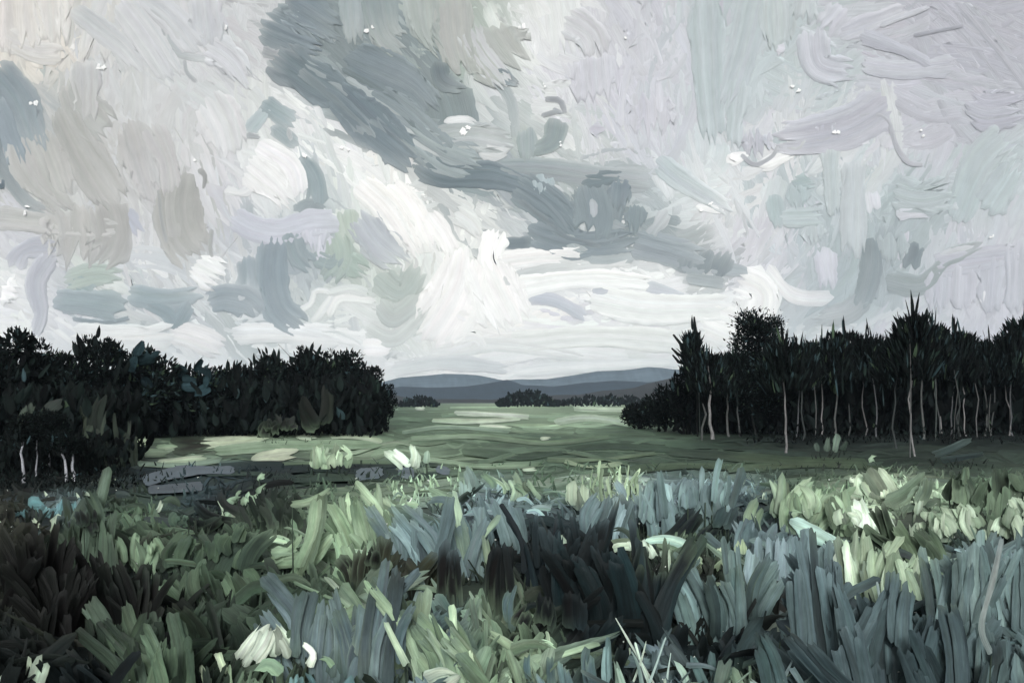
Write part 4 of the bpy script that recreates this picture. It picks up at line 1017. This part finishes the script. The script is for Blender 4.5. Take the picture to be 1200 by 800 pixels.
plant('plume', 'seed plume', "black seed plume, the right and wider of the two thick ones", 730, [([(588, 724), (586, 680), (588, 636)], 30, '192124'), ([(576, 712), (576, 680), (584, 642)], 10, '141A1D'), ([(600, 716), (598, 680), (592, 642)], 10, '20292D')])
plant('reed_clump', 'reeds', "dark slate reeds in thin upright rows right of the black plumes", 700, row(612, 668, 9, lambda x: 622 + abs(x - 640) * .3, 70, 10, ['22303A', '1E2A30', '2A3840', '3A4A52'], jt=7))
plant('bush', 'bush', "black tangle of slanting leaves at the lower centre", 762, [([(640, 748), (674, 706), (704, 680)], 13, '0F1518'), ([(620, 745), (650, 712), (670, 690)], 18, '141C20'), ([(606, 730), (622, 700)], 24, '161F23'), ([(655, 756), (690, 720)], 16, '1A252A'), ([(670, 756), (705, 722)], 10, '22313A'), ([(600, 750), (620, 720)], 22, '131A1D'), ([(640, 730), (640, 680)], 26, '1A252B'), ([(670, 720), (668, 675)], 24, '1F2C33'), ([(690, 745), (720, 700)], 16, '24363D')], spread=.4)
plant('broadleaf_plant', 'plant', "single curled blue green stem leaf before the black tangle", 770, [([(598, 740), (594, 712), (602, 686)], 12, '5A727A', '647C84')])
plant('bush', 'bush', "deep teal near black bush between black tangle and brown stump leaves", 742, row(660, 760, 18, lambda x: 640 + 14 * math.sin(x * .1), 84, 22, ['1C2B31', '22343B', '162226', '2C444C'], jt=8), spread=.5)
plant('broadleaf_plant', 'plant', "brown upright leaf clump among deep teal leaves", 735, row(738, 785, 6, 662, 62, 20, ['454639', '4C4B3C', '3A3C34'], jt=8))
plant('flower', 'flower', "pale lying flower spray above the brown leaf clump", 682, [([(714, 650), (728, 646), (746, 648)], 10, 'C2CCBC'), ([(746, 660), (750, 648), (744, 636)], 13, 'BDC6BC'), ([(764, 660), (762, 650), (756, 640)], 10, 'B4BEB2'), ([(778, 662), (774, 648)], 9, 'AEB9AC'), ([(738, 648), (736, 638)], 9, 'C9D1C3')])
plant('broadleaf_plant', 'plant', "pale sage rounded leaf standing above the blue grey row", 604, [([(680, 598), (677, 580), (678, 559)], 25, 'AEBAA4', 'BCC6B1'), ([(694, 600), (691, 590)], 10, 'C2CCBC')])
plant('seedhead', 'seedhead plant', "soft feathery sage plume behind the blue grey row", 592, row(690, 742, 26, lambda x: 552 + abs(x - 722) * .35, 30, 3.2, ['93A487', '8A9B7E', 'A2B195'], tilt=.1, jt=6, jh=5))
plant('reed_clump', 'reeds', "blue grey row of blunt leaves right of the pale sage leaf", 648, row(682, 742, 8, lambda x: 590 - (x - 682) * .25, 48, 13, BG, jt=4))
plant('reed_clump', 'reeds', "blue grey leaves rising to one tall thin finger", 640, row(742, 846, 15, lambda x: 576 - (x - 742) * .18, 46, 14, ['7C9096', '859A9F', '73888F'], jt=4) + [([(828, 585), (830, 556), (836, 531)], 7, '7F9598'), ([(820, 590), (820, 560), (823, 541)], 8, '8A9EA2'), ([(800, 596), (800, 570)], 14, '74898F'), ([(842, 592), (846, 570), (846, 552)], 6, '7B9094')])
plant('bush', 'bush', "black blue cross hatched bush beneath the tall thin finger", 662, [([(780, 640), (800, 622), (820, 596)], 22, '222F37'), ([(795, 640), (825, 622)], 16, '1A252B'), ([(775, 625), (800, 605)], 16, '25343C'), ([(820, 636), (838, 612)], 20, '2A3A42'), ([(850, 640), (868, 610)], 20, '3B4C52'), ([(840, 620), (856, 590)], 20, '44565A')])
plant('grass_tuft', 'grass tuft', "bleached thin grass stalks splaying at the lower centre right", 812, [([(776, 806), (746, 762), (718, 720)], 3.4, 'C6D0C6', None, .6), ([(764, 806), (750, 770), (742, 742)], 4, 'B5C2B8', None, .6), ([(734, 806), (748, 768), (757, 736)], 3, 'C3CEC4', None, .6), ([(752, 806), (744, 770), (735, 752)], 5, '8FA3A2', None, .5), ([(744, 806), (760, 770), (776, 730)], 2.6, '9DB0B0', None, .6), ([(730, 800), (724, 778), (720, 766)], 6, '9FB3A8'), ([(770, 800), (772, 770), (777, 738)], 2.5, 'A6B7B6', None, .6)], spread=.4)
plant('reed_clump', 'reeds', "slate blue spear leaves along the bottom, left of the bleached stalks", 818, [([(694, 810), (688, 775), (688, 750)], 14, '6A828A', None, .7), ([(712, 810), (711, 770), (711, 737)], 12, '7B9499', None, .6), ([(720, 806), (722, 780), (718, 756)], 10, '93A79C', None, .5)])
plant('reed_clump', 'reeds', "short teal finger leaves along the bottom edge under the black tangle", 815, [([(616, 800), (614, 778), (616, 760)], 9, '6C8790'), ([(646, 800), (644, 774), (644, 758)], 9, '5B757E'), ([(640, 806), (632, 790), (628, 780)], 10, '7B9299'), ([(666, 806), (660, 786), (658, 772)], 14, '61787F'), ([(622, 804), (621, 780)], 9, '55707A')])
plant('broadleaf_plant', 'plant', "pale seafoam curved leaf at the bottom right of centre", 816, [([(806, 806), (800, 780), (784, 757)], 9, '9CB1AA', 'AABDB4'), ([(826, 806), (818, 780), (806, 752)], 11, '6E8A8C'), ([(838, 806), (834, 776), (832, 748)], 10, '60797D')])
plant('reed_clump', 'reeds', "grey teal finger leaves in the lower right, under sage flowers", 742, row(800, 870, 12, lambda x: 664 - (x - 800) * .25, 72, 15, ['738A8E', '7C9397', '688085', '8299A0'], jt=7))
plant('flower', 'flower', "sage yellow flower ovals over the grey teal fingers", 678, [([(844, 650), (842, 638)], 9, 'B4BDA0'), ([(870, 656), (871, 636)], 12, 'A8B490'), ([(830, 668), (846, 660), (856, 672)], 10, '9FAE90'), ([(848, 672), (850, 655)], 9, 'BAC4A8'), ([(800, 664), (815, 658), (826, 662)], 12, 'A2B092')])
plant('broadleaf_plant', 'plant', "long lavender blue hanging fingers right of the sage ovals", 728, [([(882, 722), (880, 680), (884, 634)], 16, '7F929B', '8A9CA6'), ([(896, 716), (893, 676), (893, 632)], 12, '8496A0'), ([(903, 690), (902, 655), (902, 630)], 11, '8A9BA6'), ([(918, 688), (915, 660), (917, 626)], 18, '8294A0', '8FA0AA'), ([(870, 722), (866, 690), (868, 665)], 15, '75898F')])
plant('broadleaf_plant', 'plant', "flat square blue grey leaf beside the lavender fingers", 704, [([(938, 680), (936, 650), (938, 616)], 25, '7A8D95', '8195A0'), ([(948, 682), (947, 668)], 10, '7B8E95'), ([(966, 676), (964, 650), (966, 634)], 17, '788A90'), ([(982, 690), (984, 655)], 20, '75888F')])
plant('broadleaf_plant', 'plant', "slate humps of leaves behind the lavender fingers", 658, row(856, 920, 8, lambda x: 622 - 8 * math.sin((x - 856) * .1), 36, 18, ['6A7D85', '63767E', '74868E'], jt=3))
plant('grass_tuft', 'grass tuft', "sage green rounded tuft row on the right, left of the white mound", 622, row(896, 985, 12, lambda x: 566 + 5 * math.sin(x * .15), 38, 16, ['90A388', '9BAD92', '83977C', 'A5B59C'], jt=3))
plant('flower', 'flower', "pale mound of white flowers rising highest on the right", 600, [([(1040, 592), (1026, 570), (1012, 552)], 26, 'AEB9A3', 'B9C3AE'), ([(1012, 585), (1010, 565), (1014, 552)], 22, 'B6C0AC'), ([(1030, 586), (1026, 566)], 20, 'B4BEA9'), ([(992, 566), (1000, 560)], 9, 'C6CFBC')])
plant('flower', 'flower', "brightest white hanging petals below the pale mound", 648, [([(1010, 628), (1006, 600), (1003, 578)], 15, 'CBD3C6'), ([(1024, 628), (1016, 600), (1010, 580)], 14, 'C4CDBF'), ([(984, 610), (980, 595), (986, 588)], 14, 'BBC6B4'), ([(1000, 612), (994, 600), (984, 596)], 13, 'C2CBBB'), ([(1030, 628), (1026, 614), (1024, 602)], 10, 'C0CABC'), ([(1041, 622), (1038, 608), (1034, 600)], 9, 'C6CFC2')])
plant('broadleaf_plant', 'plant', "grey sage jagged leaf right of the pale mound", 612, [([(1034, 590), (1060, 580), (1086, 560)], 16, '6F8070', '7E8F7C'), ([(1070, 590), (1080, 575), (1082, 552)], 14, '78897A'), ([(1040, 598), (1070, 592), (1100, 585)], 10, '5C6D5F')])
plant('grass_tuft', 'grass tuft', "pale grey green spotted row of blades near the right edge", 636, row(1068, 1190, 15, lambda x: 594 + 4 * math.sin(x * .1), 26, 15, ['B0BCA8', 'A2B09A', 'BBC6B2', '94A48D'], jt=3, jh=3))
plant('shrub', 'shrub', "olive and sage shrub behind the spotted row at the right edge", 606, row(1104, 1206, 13, lambda x: 556 + 6 * math.sin(x * .13), 36, 16, ['6B7C67', '55654F', '7D8E78', '4A594A'], jt=4))
plant('flower', 'flower', "pale sage drooping flower mass, lower right centre", 716, row(996, 1058, 14, lambda x: 640 + abs(x - 1020) * .3, 52, 14, ['AFBCA4', 'A3B198', 'BBC6B0', '97A68E'], jt=6) + row(1052, 1072, 3, 660, 40, 6, ['97A69A', 'A9B6A6']))
plant('weed', 'weed', "olive slanting leaves between the white petals and the right edge", 672, row(1040, 1100, 10, lambda x: 612 + (x - 1040) * .35, 50, 14, ['5A6A55', '4C5B4A', '68785F', '3F4D41'], tilt=-.5))
plant('broadleaf_plant', 'plant', "large smooth slate leaves filling the lower right", 800, row(950, 1080, 15, lambda x: 680 + 12 * math.sin(x * .09), 92, 32, ['51636B', '5A6C75', '485A62', '63757D'], jt=8), spread=.5)
plant('broadleaf_plant', 'plant', "deep slate sweeping leaves at the bottom right of centre", 806, [([(1050, 790), (980, 750), (920, 690)], 30, '40525A', '4C5E67'), ([(1000, 800), (950, 760), (905, 712)], 24, '3A4C54'), ([(960, 800), (930, 770), (900, 740)], 24, '475A61'), ([(900, 790), (890, 750), (880, 722)], 24, '4E6468')], spread=.5)
plant('bush', 'bush', "black blotch of dead leaves at the bottom right", 818, [([(924, 790), (908, 772), (892, 752)], 15, '14181A'), ([(914, 756), (900, 752), (890, 756)], 9, '171B1C'), ([(895, 792), (880, 786), (874, 770)], 13, '14181A'), ([(942, 796), (936, 784)], 12, '171B1D'), ([(964, 798), (958, 792)], 10, '1B2022')])
plant('reed_clump', 'reeds', "short dim grey stalks behind the black blotch", 790, [([(930, 776), (930, 752), (928, 740)], 5, '75878C'), ([(942, 776), (944, 756), (946, 742)], 5, '7C8E93'), ([(956, 780), (955, 760), (956, 748)], 7, '66797F')])
plant('stalk', 'stalk', "thin upright pale stalk in the slate leaves, upper one", 762, [([(1038, 746), (1036, 720), (1034, 694)], 4.5, '94A3A8')])
plant('stalk', 'stalk', "thin straight pale stalk in the slate leaves, reaching the bottom edge", 812, [([(1058, 804), (1059, 770), (1057, 730)], 4, 'A0AEB2')])
plant('broadleaf_plant', 'plant', "grey green hanging drips of leaf at the right edge", 778, row(1094, 1206, 14, lambda x: 650 + 14 * math.sin(x * .11), 86, 22, ['778B8F', '7F9497', '6E8287', '879B9E'], jt=7))
plant('broadleaf_plant', 'plant', "arching grey leaf left of the hanging drips", 772, [([(1080, 752), (1090, 722), (1110, 700), (1104, 676), (1082, 672)], 13, '7E9195'), ([(1108, 720), (1100, 690)], 16, '75898D')])
plant('bush', 'bush', "dull grey teal bush in the lower right corner", 815, row(1085, 1210, 16, lambda x: 738 + 8 * math.sin(x * .12), 66, 20, ['607378', '6B7E82', '56696F', '74868A'], jt=6))
plant('tall_stem', 'grass stem', "single long white curved blade near the right edge", 845, [([(1164, 775), (1159, 736), (1180, 682), (1202, 622)], 8, 'C6D0D0', 'D2DAD9')])
plant('grass_tuft', 'grass tuft', "row of pale blunt blades on the ditch's far bank, by the left wood", 552, row(358, 412, 9, lambda x: 526 + 2 * math.sin(x), 19, 8, ['A5B79C', '95A98D', 'B2C1A8'], jt=2, jh=2))
plant('grass_tuft', 'grass tuft', "white V shaped pair of blades at the ditch's end", 558, [([(480, 548), (466, 534), (450, 522)], 12, 'B9C4B5'), ([(484, 548), (488, 532), (484, 518)], 12, 'BFC9BA'), ([(500, 540), (502, 525)], 8, '9FB0A2')])
plant('broadleaf_plant', 'plant', "pale round headed leaf with dark spike at the field's near edge", 598, [([(552, 578), (548, 562), (544, 546)], 18, '8DA19F'), ([(530, 592), (548, 580), (566, 566)], 11, '3C4C43'), ([(530, 590), (500, 575)], 14, '93A88E')])
plant('grass_tuft', 'grass tuft', "combed pale blades leaning in the darker field grass", 588, row(580, 634, 6, lambda x: 556 + (x - 580) * .1, 18, 6, ['8FA189', '9CAD95', '7E927A'], tilt=-.6, jt=2, jh=2))
plant('shrub', 'shrub', "small grey sage weed clump in front of the right wood", 536, [([(958, 530), (955, 515)], 8, '5A6A62'), ([(968, 530), (972, 510)], 8, '66766C'), ([(976, 530), (982, 505)], 8, '6E7E73'), ([(985, 528), (992, 515)], 7, '4A5A50')])
plant('flower', 'flower', "lone pale sage bloom in the dark field before the right wood", 556, [([(1018, 546), (1022, 538), (1030, 537)], 10, '96A692')])
plant('broadleaf_plant', 'plant', "grey teal slanting leaf pair at the foot of the wood, right edge", 550, [([(1090, 535), (1112, 528), (1140, 515)], 9, '46575A', '5A6A6C'), ([(1100, 540), (1130, 535), (1160, 530)], 8, '3C4C50')])

# ------------------------------------------------------------------ grass underneath and between
pts = []
for yb, ds in PLANTS:
    for d in ds:
        top_first = d[0] if d[0][0][1] < d[0][-1][1] else d[0][::-1]  # tip first
        for q in crom(top_first, 7)[:5]:
            pts.append((q[0], q[1], d[1], yb))
pts = np.array(pts)
B = Bucket()
g = np.random.default_rng(77)
n_try = 9000
for _ in range(n_try):
    y = 556 + 290 * g.uniform(0, 1) ** .9; x = g.uniform(-90, 1290)
    if y < 578 and g.uniform() < .6: continue
    if y < 612 and 470 < x < 690 and g.uniform() < .85: continue
    if 140 < x < 700 and y < (606 if x < 560 else 596) and g.uniform() < .85: continue
    k = np.clip((y - 470) / 200, .3, 1.4)
    h = g.uniform(14, 50) * k ** .8 * (.45 + .55 * np.clip((y - 575) / 80, 0, 1)); ww = (3 + 17 * g.uniform(0, 1) ** 1.5) * k ** .8
    tl = g.normal(-.05, .4) if g.uniform() < .75 else g.normal(0, 1.1)
    tipx, tipy = x + tl * h, y - h
    hit = 0
    for (qx, qy) in ((tipx, tipy), ((x + tipx) / 2, (y + tipy) / 2)):
        m = (np.abs(pts[:, 0] - qx) < pts[:, 2] * .6 + ww * .5) & (np.abs(pts[:, 1] - qy) < 16) & (pts[:, 3] < y + 2)
        hit += m.any()
    if hit and g.uniform() < .95: continue
    c = ground_col((x + tipx) / 2, (y + tipy) / 2 + 6) * np.exp(g.normal(0, .22)) * (1 + g.normal(0, .03, 3))
    if g.uniform() < .035: c = lin('C0CBB8')
    c = tone(c, .13, .68)
    st = wetg(stroke([(x, y), (x + tl * h * .35 + g.normal(0, 2), y - h * .5), (tipx, tipy)], ww, c * .85, c * 1.1, relief=.10, g=g, res=.75, var=.10, rag=1.3, taper=g.choice([-.1, .1, .1, .3, .7])), .5, 6, .62)
    add_upright(B, st, x, y, yaw=g.normal(0, .35), lean=g.normal(0, .2))
for _ in range(1500):                                   # short grass where the field meets the weeds
    y = g.uniform(546, 604); x = g.uniform(-90, 1290)
    k = np.clip((y - 470) / 110, .5, 1.2); h = g.uniform(5, 15) * k; ww = g.uniform(1.2, 4.5) * k; tl = g.normal(0, .5)
    if ((np.abs(pts[:, 0] - x) < 8) & (np.abs(pts[:, 1] - y + h * .6) < 8) & (pts[:, 3] < y + 2)).any(): continue
    c = tone(ground_col(x, y), .1, .9) * np.exp(g.normal(0, .28))
    add_upright(B, stroke([(x, y), (x + tl * h * .4, y - h * .5), (x + tl * h, y - h)], ww, c * .85, c * 1.1, relief=.10, g=g, res=.6, var=.1, rag=1, taper=.6), x, y, yaw=g.normal(0, .3), lean=g.normal(0, .3))
for _ in range(420):                                    # broken blades lying across the others
    y = 585 + 250 * g.uniform(0, 1); x = g.uniform(-60, 1260)
    k = np.clip((y - 470) / 200, .4, 1.3); L = g.uniform(22, 70) * k; ww = g.uniform(4, 13) * k
    a = g.normal(0, .35) + (math.pi if g.uniform() < .5 else 0); up = g.uniform(8, 34) * k
    p = [(x - math.cos(a) * L / 2, y - up + math.sin(a) * L * .3), (x, y - up - g.uniform(0, 8) * k), (x + math.cos(a) * L / 2, y - up - math.sin(a) * L * .3)]
    if ((np.abs(pts[:, 0] - x) < pts[:, 2] * .6 + L * .3) & (np.abs(pts[:, 1] - y + up) < 14) & (pts[:, 3] < y + 2)).any() and g.uniform() < .7: continue
    c = ground_col(x + g.normal(0, 40), y - up) * np.exp(g.normal(0, .35))
    c = tone(c, .12, .75)
    add_upright(B, stroke(p, ww, c, c * g.uniform(.7, 1.3), relief=.09, g=g, res=.8, var=.12, rag=1.5, taper=g.uniform(0, .6)), x, y, yaw=g.normal(0, .3), lean=g.normal(0, .2))
for yb, ds in PLANTS:
    if yb > 812: continue
    xs = [d[0][0][0] for d in ds] + [d[0][-1][0] for d in ds]
    x0, x1 = min(xs) - 6, max(xs) + 6
    for _ in range(int((x1 - x0) / 3.2)):
        x = g.uniform(x0, x1); y = yb + g.uniform(-2, 9); k = np.clip((y - 470) / 200, .25, 1.4)
        h = g.uniform(10, 30) * k; ww = g.uniform(2, 7) * k; tl = g.normal(0, .45)
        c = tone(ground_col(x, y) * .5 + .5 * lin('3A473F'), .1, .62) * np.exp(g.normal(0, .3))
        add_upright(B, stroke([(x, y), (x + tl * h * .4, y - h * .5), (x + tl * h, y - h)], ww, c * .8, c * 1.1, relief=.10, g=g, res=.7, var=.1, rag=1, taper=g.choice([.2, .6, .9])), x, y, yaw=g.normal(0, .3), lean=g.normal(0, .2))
tag(B.build('grass', M_LEAF), 'rough grass and low weeds in dark green, sage and slate filling the foreground', 'grass', kind='stuff')

# fine pale specks: seed fluff caught in the grass
B = Bucket()
for _ in range(150):
    x, y = g.uniform(0, 1200), g.uniform(560, 800)
    P = at_ground(np.array([x]), np.array([min(y + 30, 830)]))[0]; s = P[1] / F
    P[2] = 30 * s
    L = np.array([s * g.uniform(1.2, 3.2)])
    dabs(B, P[None], g.normal(0, 1, (1, 3)), g.normal(0, 1, (1, 3)), L, L * .7, lin('C8D0C8')[None], N=4, M=4, g=g)
tag(B.build('seed_fluff', M_LEAF), 'tiny white seed fluff scattered through the foreground grass', 'seed fluff', kind='stuff')

# ------------------------------------------------------------------ air
HAZE = 1
if HAZE:
    B = Bucket()
    x0, x1, y0, y1, z0, z1 = -4400., 4400., -4400., 4400., -4., 190.
    V = np.array([(x, y, z) for z in (z0, z1) for y in (y0, y1) for x in (x0, x1)])
    B.add(V, np.array([(0, 2, 3, 1), (4, 5, 7, 6), (0, 1, 5, 4), (2, 6, 7, 3), (0, 4, 6, 2), (1, 3, 7, 5)]), np.ones((8, 3)), np.zeros((8, 2)))
    m = bpy.data.materials.new('haze'); m.use_nodes = True
    nt = m.node_tree; nt.nodes.remove(nt.nodes['Principled BSDF'])
    v = node(nt, 'ShaderNodeVolumePrincipled')
    v.inputs['Color'].default_value = (.66, .84, 1, 1)
    v.inputs['Density'].default_value = 1.3e-4
    nt.links.new(v.outputs[0], nt.nodes['Material Output'].inputs['Volume'])
    tag(B.build('haze', m, smooth=False), 'thin bluish haze lying over the far hills', 'haze', kind='stuff')
